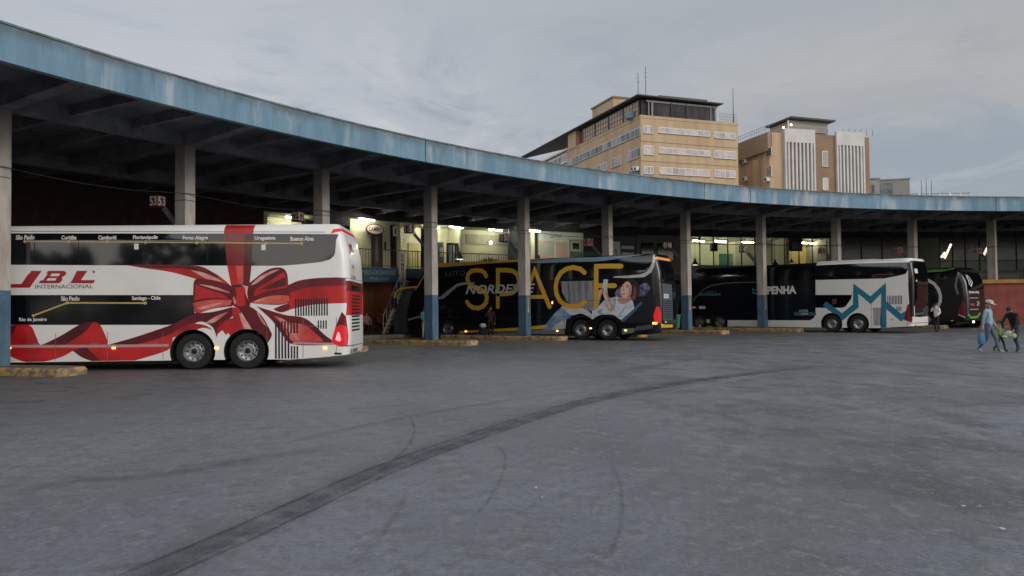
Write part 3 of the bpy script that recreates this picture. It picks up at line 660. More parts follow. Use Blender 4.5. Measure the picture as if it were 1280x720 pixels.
# lit fluorescent battens; the two high ones are added, unseen, to brighten the posters
spots = [(368, 6.96, 70.2, 'behind sign 52'), (459, 6.96, 68.2, 'above the oval CAMBIO sign'), (541, 6.96, 69.8, 'over the yellow doorway'), (571, 6.96, 68.9, 'over the grey booth'), (668, 6.96, 68.3, 'beside the travel posters'), (690, 7.45, 66.3, 'added unseen above the two travel posters'), (725, 7.45, 66.3, 'added unseen above the FCSA panel'), (620, 6.98, 69.4, 'over the plain cream wall'),
         (874, 6.86, 70.6, 'leftmost in the glazed office'), (902, 6.86, 70.6, 'second in the glazed office'), (936, 6.86, 71.0, 'near the column left of PENHA'), (1010, 6.86, 71.2, 'in the warm yellow office')]
for x, z, r, lab in spots:
    k = kx(x, r); t = thing('fluorescent_lamp', 'lit white fluorescent batten '+lab, 'lamp', pol(r, k, z), ang(k)+R_(18), 'lit fluorescent battens')
    mb = MB(); mb.box((0, 0, .05), (1.4, .16, .06), FRAMEW); mb.build('housing', t)
    mb = MB(); mb.tube([(-.65, 0, -.01), (.65, 0, -.01)], .035, TUBE, n=8); mb.build('tube', t)
for x, z, lab in ((1186, 5.85, 'left one seen through the dark windows right of the navy bus'), (1180, 5.55, 'shortest, low at the left in the dark windows'), (1234, 5.9, 'right one, above the red kiosk')):
    k = kx(x, 67.6); t = thing('fluorescent_lamp', 'lit slanting fluorescent batten, '+lab, 'lamp', pol(67.6, k, z), ang(k), 'slanting fluorescent battens')
    ln = .32 if x == 1180 else .78
    dirv = Vector((.62, .4, .80 if x != 1180 else .5)).normalized()*ln
    mb = MB(); mb.tube([-dirv, dirv], .085, mat('warm_tube', (.9, .85, .6), .5, emit=1.5, ecol=(1, .93, .62)), n=8); mb.build('tube', t)
    mb = MB(); mb.tube([-dirv+Vector((0, .07, .05)), dirv+Vector((0, .07, .05))], .05, FRAMEW, n=6); mb.tube([dirv+Vector((0, .07, .05)), Vector((dirv.x, dirv.y+.07, 7.74-z))], .012, RUB, n=5); mb.build('housing', t)
# pendant lamps
for x, z, lab in ((575, 4.75, 'hanging before the dark booth window'), (674, 4.7, 'hanging beside the travel posters'), (869.5, 4.72, 'hanging at the left end of the glazed office'), (969.5, 4.72, 'hanging right of the column by PENHA'), (990, 5.0, 'hanging small and dark before the warm office')):
    r = 67.6; k = kx(x, r); t = thing('pendant_lamp', 'dark cone-shaped pendant lamp '+lab, 'lamp', pol(r, k, z), 0, 'cone pendant lamps')
    sz = .8 if x != 990 else .5
    mb = MB(); mb.lathe([(.42*sz, 0), (.36*sz, .08*sz), (.10*sz, .40*sz), (.07*sz, .62*sz), (.02, .64*sz)], SLOT, 20); mb.build('shade', t)
    mb = MB(); mb.lathe([(.001, .01), (.36*sz, .02), (.36*sz, .05), (.001, .06)], LAMPW if x != 990 else STEELD, 20); mb.build('bulb', t)
    mb = MB(); mb.tube([(0, 0, .6*sz), (0, 0, 7.74-z)], .012, RUB, n=5); mb.build('cord', t)
# projecting floodlight and wall light, potted plants on the balcony
k = kx(614, 69.9); t = thing('spot_lamp', 'small lit white spot lamp on the plain cream wall', 'lamp', pol(69.9, k, 6.15), ang(k))
mb = MB(); mb.sphere((0, 0, 0), .12, LAMPW); mb.build('bulb', t)
mb = MB(); mb.tube([(0, 0, 0), (0, .6, .08)], .03, STEELD); mb.build('bracket', t)
for i, x in enumerate((606, 612, 620)):
    k = kx(x, 67.8); t = thing('potted_plant', ('leftmost', 'middle, tallest', 'rightmost')[i]+' of three potted plants above the roof of the yellow lettered bus', 'plant', pol(67.8, k, UF), 0, 'balcony plants')
    mb = MB(); mb.lathe([(.001, 0), (.12, 0), (.17, .3), (.14, .3), (.001, .27)], mat('clay_pot', (.2, .08, .04), .8), 14); mb.build('pot', t)
    mb = MB(); rr = random.Random(i)
    for j in range(46):
        a = rr.uniform(0, 2*PI); l = rr.uniform(.35, .75+.2*(i == 1)); tilt = rr.uniform(.1, .75); d = Vector((math.cos(a)*math.sin(tilt), math.sin(a)*math.sin(tilt), math.cos(tilt)))
        s = d.cross(Vector((0, 0, 1))).normalized()*.045; b0 = Vector((0, 0, .28)); mdl = b0+d*l*.55; e = b0+d*l-Vector((0, 0, .1*l))
        mb.add([b0, mdl+s, e, mdl-s], [(0, 1, 2, 3)], PLANT)
    mb.build('foliage', t)
# red kiosk at the right edge
p = [(33.526,54.067)][0]
t = thing('red_kiosk', 'brick red walled kiosk with a yellow ledge at the right edge of the photo', 'kiosk', (p[0]*.918, p[1]*.918, .0), R_(-4))
mb = MB(); mb.box((4.5, 1.1, 1.5), (9, 2.2, 2.8), BRICK); mb.build('wall', t)
mb = MB(); mb.box((4.45, 1.05, 3.02), (9.3, 2.4, .24), mat('ledge_ochre', (.42, .22, .05), .8, var=.2)); mb.build('ledge', t)
mb = MB(); mb.box((4.5, 1.1, .06), (9.4, 2.6, .12), KERBT); mb.build('plinth', t)
mb = MB(); mb.box((-.22, .9, 1.55), (.40, .3, 2.9), mat('kiosk_dark_post', (.07, .035, .03), .8)); mb.build('corner_post', t)
p = [(33.63,55.465)][0]
t = thing('grey_green_post', 'flat grey green upright panel beside the kiosk, behind the last bus', 'panel', (p[0]+2.4, p[1]+3.8, .004))
mb = MB(); mb.box((-.0, 0, 1.45), (.62, .12, 2.9), mat('post_grey_green', (.16, .19, .17), .8, var=.1), bev=.01); mb.build('board', t)
mb = MB(); mb.box((0, 0, .03), (.7, .3, .06), KERBT); mb.build('foot', t)
# ------------------------------------------------------------------ buses
HW, RCN = 1.3, .28
def smooth_poly(pts, n=5):
    """rounds a traced outline, keeping its sharp corners"""
    P = [Vector(p) for p in pts]; k = len(P); out = []
    def corner(i):
        a = P[i]-P[i-1]; b = P[(i+1) % k]-P[i]
        return a.length < 1e-6 or b.length < 1e-6 or a.angle(b) > R_(62)
    for i in range(k):
        p0, p1, p2, p3 = P[i-1], P[i], P[(i+1) % k], P[(i+2) % k]; ln = (p2-p1).length
        t1 = Vector((0, 0)) if corner(i) else (p2-p0)*.5; t2 = Vector((0, 0)) if corner((i+1) % k) else (p3-p1)*.5
        for t in (t1, t2):
            if t.length > ln*1.1: t *= ln*1.1/t.length
        if corner(i): t1 = (p2-p1)*1.5-t2*.5
        if corner((i+1) % k): t2 = (p2-p1)*1.5-t1*.5 if not corner(i) else (p2-p1)
        if corner(i) and corner((i+1) % k): out.append(p1); continue
        for j in range(n):
            u = j/n; u2 = u*u; u3 = u2*u
            out.append(p1*(2*u3-3*u2+1)+t1*(u3-2*u2+u)+p2*(-2*u3+3*u2)+t2*(u3-u2))
    return [tuple(p) for p in out]
SOFT = [RED, REDL, PINK, MAROON]
class Bus:
    """double-decker coach: local x = 0 at the tail to L at the nose, y = +HW is the side that faces the yard. Livery is measured in (s, z),
    s running along the side, round the tail corner (s < RCN) and on across the back, or round the nose."""
    def __init__(B, name, label, posrot, Ln, paint, zlev, ro, fo, hubs, lift, cat='bus'):
        B.L = Ln; B.ro = ro; B.fo = fo; B.hubs = hubs; B.lift = lift; B.zl = zlev
        x, y, a = posrot
        B.o = Vector((x, y, 0)) - Matrix.Rotation(a, 3, 'Z') @ Vector((0, HW, 0))
        B.t = thing(name, label, cat, B.o, a)
        B.paint = paint; B.D = []
        q = RCN*PI/2
        B.smin = RCN-q-(HW-RCN)
        st = [B.smin, (B.smin+RCN-q)/2, RCN-q]+[RCN-q*(1-i/6) for i in range(1, 7)]
        st += [.5, .8, 1.2, 1.7, 2.3]
        x = 3.0
        while x < Ln-3: st.append(x); x += .8
        st += [Ln-2.6, Ln-2.2, Ln-1.8, Ln-1.4, Ln-1.0, Ln-.65, Ln-.45]+[Ln-RCN+q*i/6 for i in range(7)]+[Ln-RCN+q+(HW-RCN)/2, Ln-RCN+q+HW-RCN]
        B.st = st; B.smax = st[-1]
        mid = B.smin; far = [2*mid-x for x in st if mid < x <= RCN+1e-6]
        B.std = sorted(far)+st; B.smin = B.std[0]
    def plan(B, s, off=0):
        Ln = B.L; q = RCN*PI/2
        if s < RCN:
            a = min((RCN-s)/RCN, PI/2); rem = max(0, (RCN-s)-q)
            p = Vector((RCN-(RCN+off)*math.sin(a), HW-RCN+(RCN+off)*math.cos(a)-rem))
            if rem > 2*(HW-RCN):            # round the far tail corner
                a = (rem-2*(HW-RCN))/RCN; p = Vector((RCN-(RCN+off)*math.cos(a), -(HW-RCN)-(RCN+off)*math.sin(a)))
        elif s > Ln-RCN:
            d = s-(Ln-RCN); a = min(d/RCN, PI/2); rem = max(0, d-q)
            p = Vector((Ln-RCN+(RCN+off)*math.sin(a), HW-RCN+(RCN+off)*math.cos(a)-rem))
        else: p = Vector((s, HW+off))
        return p
    @staticmethod
    def itp(tab, z):
        if z <= tab[0][0]: return tab[0][1]
        for (a, b), (c, d) in zip(tab[:-1], tab[1:]):
            if z <= c: return b+(d-b)*(z-a)/(c-a)
        return tab[-1][1]
    def warp(B, x, y, z):
        k = max(0, 1-max(0, x)/1.7); xx = x+B.itp(B.ro, z)*k*k
        f = max(0, (x-(B.L-2.6))/2.6); xx -= B.itp(B.fo, z)*f*f
        top = B.zl[-1]; h = top-z
        sc = 1.0 if h > .42 else (1-.03*((.42-h)/.22) if h > .2 else .97-.17*((.2-h)/.2)**1.6)
        # plan narrows slightly towards the back above the waist
        return Vector((xx, y*sc, z))
    def p3(B, s, z, off=.004):
        p = B.plan(s, off); return B.warp(p.x, p.y, z)
    def body(B):
        st = B.st; half = [B.plan(s) for s in st]
        ring = half+[Vector((p.x, -p.y)) for p in reversed(half[1:-1])]
        n = len(ring); vs = []; fs = []
        for i, z in enumerate(B.zl):
            for p in ring:
                zz = z
                if i == 0: zz = z+B.itp(B.lift, p.x)
                vs.append(B.warp(p.x, p.y, zz))
        m = len(B.zl)
        for i in range(m-1):
            for j in range(n): fs.append((i*n+j, (i+1)*n+j, (i+1)*n+(j+1) % n, i*n+(j+1) % n))
        fs.append(list(range(n))); fs.append([(m-1)*n+j for j in range(n)][::-1])
        mb = MB(); mb.add(vs, fs, B.paint, True); o = mb.build('body', B.t, angle=28)
        bm = bmesh.new(); bm.from_mesh(o.data); bmesh.ops.recalc_face_normals(bm, faces=bm.faces[:]); bm.to_mesh(o.data); bm.free()
        o.data.materials.append(RUB)
        cut = MB()
        for h in B.hubs: cut.lathe([(.001, -1.6), (.63, -1.6), (.63, 1.6), (.001, 1.6)], RUB, 32, Matrix.Translation((h, 0, .50)) @ Matrix.Rotation(PI/2, 4, 'X'), False)
        for h in B.hubs: cut.box((h, 0, .1), (1.26, 3.2, .8), RUB) if False else None
        c = cut.build('cut', None)
        bm = bmesh.new(); bm.from_mesh(c.data); bmesh.ops.remove_doubles(bm, verts=bm.verts, dist=.003); bmesh.ops.recalc_face_normals(bm, faces=bm.faces[:]); bm.to_mesh(c.data); bm.free()
        c.parent = B.t
        md = o.modifiers.new('arch', 'BOOLEAN'); md.operation = 'DIFFERENCE'; md.object = c; md.solver = 'EXACT'; md.material_mode = 'TRANSFER'; md.use_self = True
        bpy.context.view_layer.update()
        dg = bpy.context.evaluated_depsgraph_get(); me = bpy.data.meshes.new_from_object(o.evaluated_get(dg), depsgraph=dg)
        o.modifiers.clear(); o.data = me; me.name = 'body'
        bpy.data.objects.remove(c)
        B.bodyobj = o
        # dark floor pan and axles seen through the arches
        mb = MB(); mb.box((B.L/2, 0, .42), (B.L-1.6, 2.0, .28), SLOT)
        for h in B.hubs: mb.tube([(h, -1.1, .5), (h, 1.1, .5)], .09, SLOT, n=8)
        mb.build('chassis', B.t)
    def wheels(B, rim=STEEL, style=0):
        T = Matrix.Rotation(-PI/2, 4, 'X')       # lathe axis -> +y
        for h in B.hubs:
            for sd in (1, -1):
                M = Matrix.Translation((h, sd*(HW-.20), .51)) @ (T if sd > 0 else Matrix.Rotation(PI/2, 4, 'X'))
                mb = MB(); mb.lathe([(.30, -.14), (.34, -.15), (.47, -.15), (.505, -.11), (.515, 0), (.505, .11), (.47, .15), (.34, .145), (.305, .10)], RUB, 36, M)
                for j in range(4):
                    pass
                ty = mb.build('wheel', B.t)
                mb = MB(); mb.lathe([(.31, .11), (.295, .125), (.28, .10), (.265, .02), (.20, .0), (.155, .02), (.14, .07), (.001, .075)], rim, 30, M)
                rm = mb.build('rim', ty)
                mb = MB()
                for j in range(10):
                    a = 2*PI*j/10; mb.lathe([(.001, .022), (.026, .024), (.026, .012)], SLOT, 8, M @ Matrix.Translation((.228*math.cos(a), .228*math.sin(a), 0)), False)
                for j in range(10):
                    a = 2*PI*(j+.5)/10; mb.lathe([(.001, .055), (.016, .05), (.016, .0)], STEEL, 6, M @ Matrix.Translation((.175*math.cos(a), .175*math.sin(a), 0)), False)
                mb.lathe([(.001, .13), (.05, .125), (.075, .10), (.08, .06)], SLOT if style == 0 else STEELD, 14, M)
                mb.build('hub', ty)
    def d(B, part, m, pts, idx=0):
        if m in SOFT: pts = smooth_poly(pts)
        B.D.append((part, idx, m, [tuple(p) for p in pts]))
    def strip(B, part, m, pts, w, idx=0, cap=False):
        """constant-width stroke along a path in (s, z)"""
        p = [Vector(q) for q in pts]; l = []; r = []
        for i, q in enumerate(p):
            a = (q-p[i-1]).normalized() if i else None; b = (p[i+1]-q).normalized() if i < len(p)-1 else None
            t = (a+b).normalized() if (a and b and (a+b).length > 1e-3) else (a or b)
            k = 1/max(.5, t.dot(b or a)); nn = Vector((-t.y, t.x))*w/2*k; l.append(q+nn); r.append(q-nn)
        pts2 = l[:]
        if cap:
            t = (p[-1]-p[-2]).normalized(); nn = Vector((-t.y, t.x)); pts2 += [p[-1]+(nn*math.cos(a)+t*math.sin(a))*w/2 for a in (.5, 1.05, PI/2, 2.1, 2.65)]
        pts2 += r[::-1]
        if cap:
            t = (p[0]-p[1]).normalized(); nn = Vector((-t.y, t.x)); pts2 += [p[0]+(nn*math.cos(a)+t*math.sin(a))*w/2 for a in (.5, 1.05, PI/2, 2.1, 2.65)]
        B.d(part, m, pts2, idx)
    def circ(B, part, m, c, r, idx=0, ry=None, n=16): B.d(part, m, [(c[0]+r*math.cos(2*PI*i/n), c[1]+(ry or r)*math.sin(2*PI*i/n)) for i in range(n)], idx)
    def slats(B, part, m, a, b, n, duty=.5, idx=0, horiz=False):
        (s0, z0), (s1, z1) = a, b
        for i in range(n):
            if horiz:
                zz0 = z0+(z1-z0)*i/n; B.d(part, m, [(s0, zz0), (s1, zz0), (s1, zz0+(z1-z0)/n*duty), (s0, zz0+(z1-z0)/n*duty)], idx)
            else:
                x0 = s0+(s1-s0)*i/n; x1 = x0+(s1-s0)/n*duty; B.d(part, m, [(x0, z0), (x1, z0), (x1, z1), (x0, z1)], idx)
    def apply(B):
        """all livery shapes of the visible side and back as one planar map, topmost shape wins, split into one mesh per part"""
        V = []; E = []; F = []; own = []
        zb0 = B.zl[0]
        def addpoly(pts):
            o = len(V)
            a = sum(pts[i][0]*pts[(i+1) % len(pts)][1]-pts[(i+1) % len(pts)][0]*pts[i][1] for i in range(len(pts)))
            if a < 0: pts = pts[::-1]
            for p in pts: V.append(Vector((p[0]+random.uniform(-1, 1)*1e-5, p[1]+random.uniform(-1, 1)*1e-5)))
            F.append(list(range(o, o+len(pts))))
        for part, idx, m, pts in B.D: addpoly(pts); own.append((part, idx, m))
        for h in B.hubs:
            addpoly([(h+.632*math.cos(2*PI*i/32), .50+.632*math.sin(2*PI*i/32)) for i in range(32)]); own.append(None)
        # below the skirt edge nothing is stuck on
        sk = [(x, zb0+B.itp(B.lift, max(0, x))+.012) for x in [B.smin-.5, 0, .4, .8, 1.2, 1.6, 2.0, 2.6, B.L+3]]
        addpoly(sk+[(B.L+3, -1), (B.smin-.5, -1)]); own.append(None)
        z0, z1 = B.zl[0]-.05, B.zl[-1]
        for s in B.std: o = len(V); V.extend([Vector((s, z0)), Vector((s, z1))]); E.append((o, o+1))
        for z in B.zl[1:]+[B.zl[-1]-.31, B.zl[-1]-.1]: o = len(V); V.extend([Vector((B.smin, z)), Vector((B.smax, z))]); E.append((o, o+1))
        polys = [[(V[i].x, V[i].y) for i in f] for f in F]
        bb = [(min(p[0] for p in q), min(p[1] for p in q), max(p[0] for p in q), max(p[1] for p in q)) for q in polys]
        def inside(q, x, y):
            c = False; x1, y1 = q[-1]
            for x2, y2 in q:
                if (y1 > y) != (y2 > y) and x < (x2-x1)*(y-y1)/(y2-y1)+x1: c = not c
                x1, y1 = x2, y2
            return c
        for f in F: E += [(f[i], f[(i+1) % len(f)]) for i in range(len(f))]
        ov, oe, of, _, _, _ = delaunay_2d_cdt(V, E, [], 0, 1e-5, True)
        groups = {}
        for f in of:
            cx = sum(ov[i].x for i in f)/len(f); cy = sum(ov[i].y for i in f)/len(f); hit = -1
            for k in range(len(polys)-1, -1, -1):
                q = bb[k]
                if q[0] <= cx <= q[2] and q[1] <= cy <= q[3] and inside(polys[k], cx, cy): hit = k; break
            if hit < 0: continue
            w = own[hit]
            if w is None: continue
            c = sum((ov[i] for i in f), Vector((0, 0)))/len(f)
            if c.x < B.smin or c.x > B.smax or c.y > B.zl[-1] or c.y < zb0: continue
            groups.setdefault((w[0], w[1]), []).append((f, w[2]))
        for (part, idx), fl in groups.items():
            mb = MB(); ids = {}
            vs = []
            for f, m in fl:
                for i in f:
                    if i not in ids: ids[i] = len(vs); vs.append(B.p3(min(max(ov[i].x, B.smin), B.smax), ov[i].y))
            mb.v = [tuple(v) for v in vs]
            for f, m in fl: mb.f.append([ids[i] for i in f][::-1]); mb.mi.append(mb.mid(m)); mb.sm.append(True)
            mb.build(part, B.t, angle=30)
    def word(B, body, p0, p1, m, part='lettering', off=.009, **k):
        """word between upper-left p0 and lower-right p1, both (s, z) as one looks at the side"""
        v, f, _ = text2d(body, **k); mb = MB()
        mb.add([B.p3(p0[0]+(p1[0]-p0[0])*x, p1[1]+(p0[1]-p1[1])*y, off) for x, y in v], f, m); return mb.build(part, B.t)
    def lens(B, part, m, s, z, w_, h, dep=.03):
        """small raised lamp glued to the skin"""
        p = B.p3(s, z, 0); q = B.plan(s, .5)-B.plan(s, 0); a = math.atan2(q.y, q.x)-PI/2
        mb = MB(); mb.box((0, 0, 0), (w_, dep*2, h), m, rz=a, bev=.012); o = mb.build(part, B.t); o.location = p; return o
ZL = [.27, .6, 1.0, 1.45, 1.9, 2.35, 2.8, 3.25, 3.68, 3.86, 3.98, 4.06, 4.10]
RO0 = [(0, .10), (.6, 0), (2.2, 0), (3.3, .06), (3.9, .22), (4.1, .35)]
FO0 = [(0, .12), (1.0, 0), (1.6, .05), (2.4, .30), (3.2, .85), (4.1, 1.7)]
LIFT = [(0, .16), (1.9, 0)]
# ---- 1: white coach with the red bow
b = Bus('double_decker_coach', 'white double-decker coach wrapped with a big red ribbon bow', (-4.6049,21.3686,-3.10669), 14.2, WHITE, ZL, RO0, FO0, [4.38, 2.889, 11.3], [(0, .10), (.8, .03), (1.9, -.03), (2.4, 0)])
b.body(); b.wheels()
win = [(9.447,3.878),(3.483,3.828),(1.021,3.796),(0.14,3.783),(0.265,3.624),(0.356,3.277),(0.405,3.16),(0.529,3.071),(0.749,3.003),(1.435,2.933),(1.983,2.903),(7.137,2.962),(9.441,2.996)]
b.d('upper_window', GLASS, win+[(13.0, win[-1][1]), (13.0, win[0][1])])
lw = [(9.436,2.149),(4.34,2.098),(4.38,1.851),(4.326,1.589),(4.57,1.455),(4.84,1.293),(5.043,1.268),(9.43,1.318)]
b.d('lower_window', GLASSD, lw+[(12.6, lw[-1][1]), (12.6, lw[0][1])])
for x in [(8.735,3.414),(7.528,3.404),(5.736,3.39),(3.96,3.376),(2.802,3.366)]: b.d('window_divider', SLOT, [(x[0]-.012, 3.05), (x[0]+.012, 3.05), (x[0]+.012, 3.72), (x[0]-.012, 3.72)], x[0])
rl = [(9.447,3.94),(0.608,3.849)]; b.strip('roof_rail', SEAM, [(13.4, rl[0][1]), rl[0], rl[1]], .015)
J = 'livery'
# ribbon running left from the bow and vertical band
b.d(J, RED, [(6.261,2.961),(4.231,2.916),(3.824,2.74),(3.518,2.53),(3.294,2.321),(3.824,2.354),(4.265,2.537),(4.401,2.587),(4.977,2.75),(5.653,2.86)])
b.d(J, MAROON, [(6.126,2.946),(4.265,2.909),(3.892,2.768),(3.62,2.6),(3.892,2.582),(4.299,2.744),(4.638,2.844),(5.383,2.864)])
b.d(J, PINK, [(4.435,2.801),(4.096,2.729),(3.756,2.588),(3.45,2.406),(3.824,2.478),(4.163,2.647)])
b.d(J, RED, [(3.524,4.091),(2.691,4.085),(2.699,3.815),(3.517,3.821)])
b.d(J, REDG, [(3.517,3.821),(2.883,3.817),(2.918,2.911),(3.416,2.916)]); b.d(J, MARG, [(2.924,3.817),(2.699,3.815),(2.741,2.91),(2.952,2.912)])
b.d(J, RED, [(3.416,2.916),(3.177,2.913),(3.11,2.333),(3.307,2.335)]); b.d(J, REDL, [(3.177,2.913),(2.966,2.912),(2.974,2.346),(3.11,2.333)]); b.d(J, MAROON, [(2.966,2.912),(2.741,2.91),(2.803,2.33),(2.974,2.332)])
# ribbon to the right, round the corner and across the back
b.d(J, MAROON, [(1.745,2.334),(1.437,2.469),(1.025,2.535),(0.476,2.557),(0.064,2.546)]+[(.1, 2.47), (-2.15, 2.44), (-2.15, 2.16), (.1, 2.17)]+[(0.065,2.318),(0.477,2.322),(1.026,2.299),(1.438,2.207),(1.698,2.099)])
b.d(J, RED, [(1.698,2.099),(1.438,2.207),(1.026,2.299),(0.477,2.322),(0.065,2.325)]+[(.1, 2.17), (-2.15, 2.16), (-2.15, 1.48), (.1, 1.48)]+[(0.068,1.826),(0.617,1.818),(1.165,1.776),(1.576,1.683),(1.918,1.583),(2.123,1.668),(1.747,1.823)])
b.d(J, MAROON, [(2.123,1.689),(1.747,1.823),(1.644,1.732),(1.85,1.597)])
# bow: tails first, loops above, knot on top
b.d(J, RED, [(4.975,0.911),(4.705,1.113),(4.367,1.281),(4.028,1.243),(3.825,1.103),(4.096,1.175),(4.367,1.075),(4.773,0.943)])
b.d(J, MAROON, [(4.326,1.589),(3.824,1.618),(3.294,1.75),(3.24,1.508),(3.485,1.305),(3.607,1.135),(3.723,0.909),(3.825,1.185),(4.096,1.346),(4.313,1.301)])
b.d(J, PINK, [(4.028,1.311),(3.689,1.513),(3.383,1.62),(3.621,1.43),(3.824,1.309)]); b.d(J, RED, [(3.723,0.964),(3.634,1.238),(3.383,1.407),(3.247,1.44),(3.268,1.234),(3.451,0.961),(3.553,1.1)])
b.d(J, RED, [(3.294,1.75),(3.063,1.713),(2.955,1.299),(2.806,1.057),(3.064,1.011),(3.336,0.946),(3.431,1.064),(3.268,1.303)])
b.d(J, MAROON, [(3.111,1.727),(2.804,1.765),(2.464,1.5),(2.227,1.084),(2.179,0.932),(2.343,0.659),(2.499,0.915),(2.683,1.055),(2.907,1.402)])
b.d(J, PINK, [(3.091,1.576),(2.907,1.402),(2.703,1.055),(2.908,1.092),(3.023,1.334)]); b.d(J, PINK, [(2.6,1.639),(2.451,1.431),(2.294,1.167),(2.451,1.307),(2.56,1.501)])
b.d(J, MAROON, [(2.6,1.763),(2.259,1.649),(1.782,1.506),(1.303,1.432),(0.996,1.221),(0.689,0.928),(0.382,0.697),(0.382,0.662),(1.614,0.684),(1.92,1.012),(2.158,1.345)])
b.d(J, REDL, [(1.953,1.343),(1.646,1.298),(1.27,1.225),(0.963,0.987),(0.724,0.756),(1.203,0.741),(1.593,0.767),(1.817,1.045)]); b.d(J, PINK, [(2.123,1.482),(1.782,1.341),(1.51,0.972),(1.408,0.765),(1.592,0.925),(1.851,1.231)])
b.d(J, MAROON, [(4.34,2.483),(4.197,2.557),(3.722,2.491),(3.294,2.321),(3.226,1.956),(3.281,1.77),(3.824,1.707),(4.197,1.588),(4.319,1.623),(4.374,1.864),(4.36,2.174)])
b.d(J, REDL, [(4.353,1.878),(3.892,1.956),(3.294,1.949),(3.321,1.812),(3.824,1.714),(4.191,1.601),(4.313,1.658)]); b.d(J, PINK, [(4.272,1.726),(3.892,1.825),(3.485,1.89),(3.756,1.789),(4.096,1.69)])
b.d(J, PINK, [(4.218,2.399),(3.824,2.34),(3.382,2.185),(3.348,2.129),(3.824,2.272)]); b.d(J, RED, [(4.299,2.4),(4.028,2.274),(3.552,2.117),(3.383,1.978),(3.96,2.011),(4.326,1.933)])
b.d(J, MAROON, [(2.831,2.345),(2.633,2.55),(2.359,2.754),(2.086,2.849),(1.846,2.819),(1.737,2.631),(1.711,2.251),(1.65,2.008),(1.699,1.85),(1.986,1.798),(2.464,1.824),(2.804,1.862)])
b.d(J, RED, [(2.599,2.259),(2.257,2.463),(1.847,2.722),(1.765,2.528),(1.745,2.286),(2.258,2.187),(2.681,2.04)]); b.d(J, MAROON, [(2.497,2.245),(2.121,2.427),(1.792,2.597),(1.759,2.334),(2.19,2.255)])
b.d(J, REDL, [(2.77,1.861),(2.463,1.996),(2.122,2.062),(1.698,2.057),(1.671,1.919),(1.815,1.831),(2.463,1.831)]); b.d(J, PINK, [(2.682,1.888),(2.327,2.008),(1.917,2.004),(2.259,1.939)])
b.d(J, PINK, [(2.762,2.358),(2.496,2.604),(2.12,2.78),(1.949,2.792),(2.325,2.602),(2.599,2.411)])
b.d(J, MAROON, [(3.307,2.349),(3.062,2.388),(2.79,2.344),(2.824,2.11),(2.77,1.792),(2.927,1.718),(3.179,1.742),(3.287,1.867),(3.226,2.093)])
b.d(J, RED, [(3.212,2.3),(2.906,2.318),(2.94,2.111),(2.9,1.794),(3.09,1.768),(3.192,1.886),(3.158,2.113)]); b.d(J, PINK, [(3.035,2.367),(2.831,2.331),(2.858,2.124),(2.825,1.931),(2.913,2.125),(2.926,2.276)]); b.d(J, PINK, [(3.267,1.977),(3.226,2.059),(3.172,1.886),(3.199,1.811)])
# wavy ribbon along the skirt
b.d(J, RED, [(10.067,1.04),(9.669,1.226),(9.43,1.284),(9.171,1.315),(8.837,1.284),(8.668,0.955),(8.547,0.736),(8.133,0.731),(7.664,0.582),(7.998,0.403),(8.464,0.286),(8.864,0.264),(9.265,0.385),(9.532,0.558),(10.065,0.769)])
b.d(J, MAROON, [(10.068,1.176),(9.67,1.273),(9.43,1.305),(9.204,1.309),(9.27,1.167),(9.427,0.863),(9.466,0.659),(10.065,0.769)])
b.d(J, MAROON, [(8.667,0.717),(8.467,0.776),(8,1.002),(7.466,1.316),(7.131,1.381),(7.331,1.11),(7.732,0.842),(7.965,0.688)])
b.d(J, RED, [(7.965,0.688),(7.732,0.842),(7.331,1.11),(7.131,1.374),(6.997,1.345),(6.895,1.235),(6.726,0.83),(6.766,0.714),(7.128,0.63),(7.597,0.547)])
b.d(J, RED, [(7.664,0.582),(7.33,0.735),(6.659,0.726),(5.919,0.922),(4.976,1.267),(4.57,1.455),(4.326,1.589),(4.299,1.28),(4.773,1.045),(4.921,0.91),(5.002,0.603),(5.649,0.372),(6.321,0.217),(6.859,0.217),(7.362,0.36)])
b.d(J, MAROON, [(6.793,0.714),(6.525,0.779),(5.92,0.95),(4.976,1.267),(4.57,1.468),(4.326,1.589),(4.313,1.328),(4.705,1.195),(4.975,1.014),(5.65,0.796),(6.188,0.7)])
b.d(J, MAROON, [(7.664,0.568),(7.33,0.701),(7.094,0.459),(6.859,0.231),(7.362,0.36)])
# route maps and words
for a, c in (([(9.044,3.649)], [(1.33,3.528)]),): b.strip(J, GOLD, [a[0], [(4.571,3.58)][0], c[0]], .035)
b.strip(J, GOLD, [(8.758,1.57),(7.837,1.914),(5.685,1.885)], .045)
for q in [(9.004,3.642),(7.798,3.633),(6.735,3.618),(5.689,3.596),(4.265,3.571),(2.337,3.536),(1.33,3.528),(8.758,1.57),(7.837,1.914),(5.685,1.885)]: b.circ(J, GOLD, q, .045, n=10)
for wd, p0, p1 in (('São Paulo', *[(9.253,3.829),(8.744,3.695)]), ('Curitiba', *[(8.007,3.806),(7.59,3.686)]), ('Camboriú', *[(6.992,3.798),(6.492,3.678)]), ('Florianópolis', *[(6.034,3.791),(5.35,3.655)]),
                   ('Porto Alegre', *[(4.659,3.767),(3.953,3.631)]), ('Uruguaiana', *[(2.651,3.746),(2.07,3.61)]), ('Buenos Aires', *[(1.652,3.724),(0.966,3.601)]),
                   ('São Paulo', *[(8.005,2.101),(7.495,1.972)]), ('Santiago - Chile', *[(6.057,2.081),(5.267,1.942)]), ('Rio de Janeiro', *[(9.145,1.512),(8.39,1.388)])):
    b.word(wd, p0, p1, LETW, bold=.03)
b.d(J, LOGO, [(8.826,2.819),(8.538,2.817),(8.863,2.348),(9.424,2.354),(9.364,2.456),(9.091,2.453),(8.905,2.731),(8.872,2.738)])
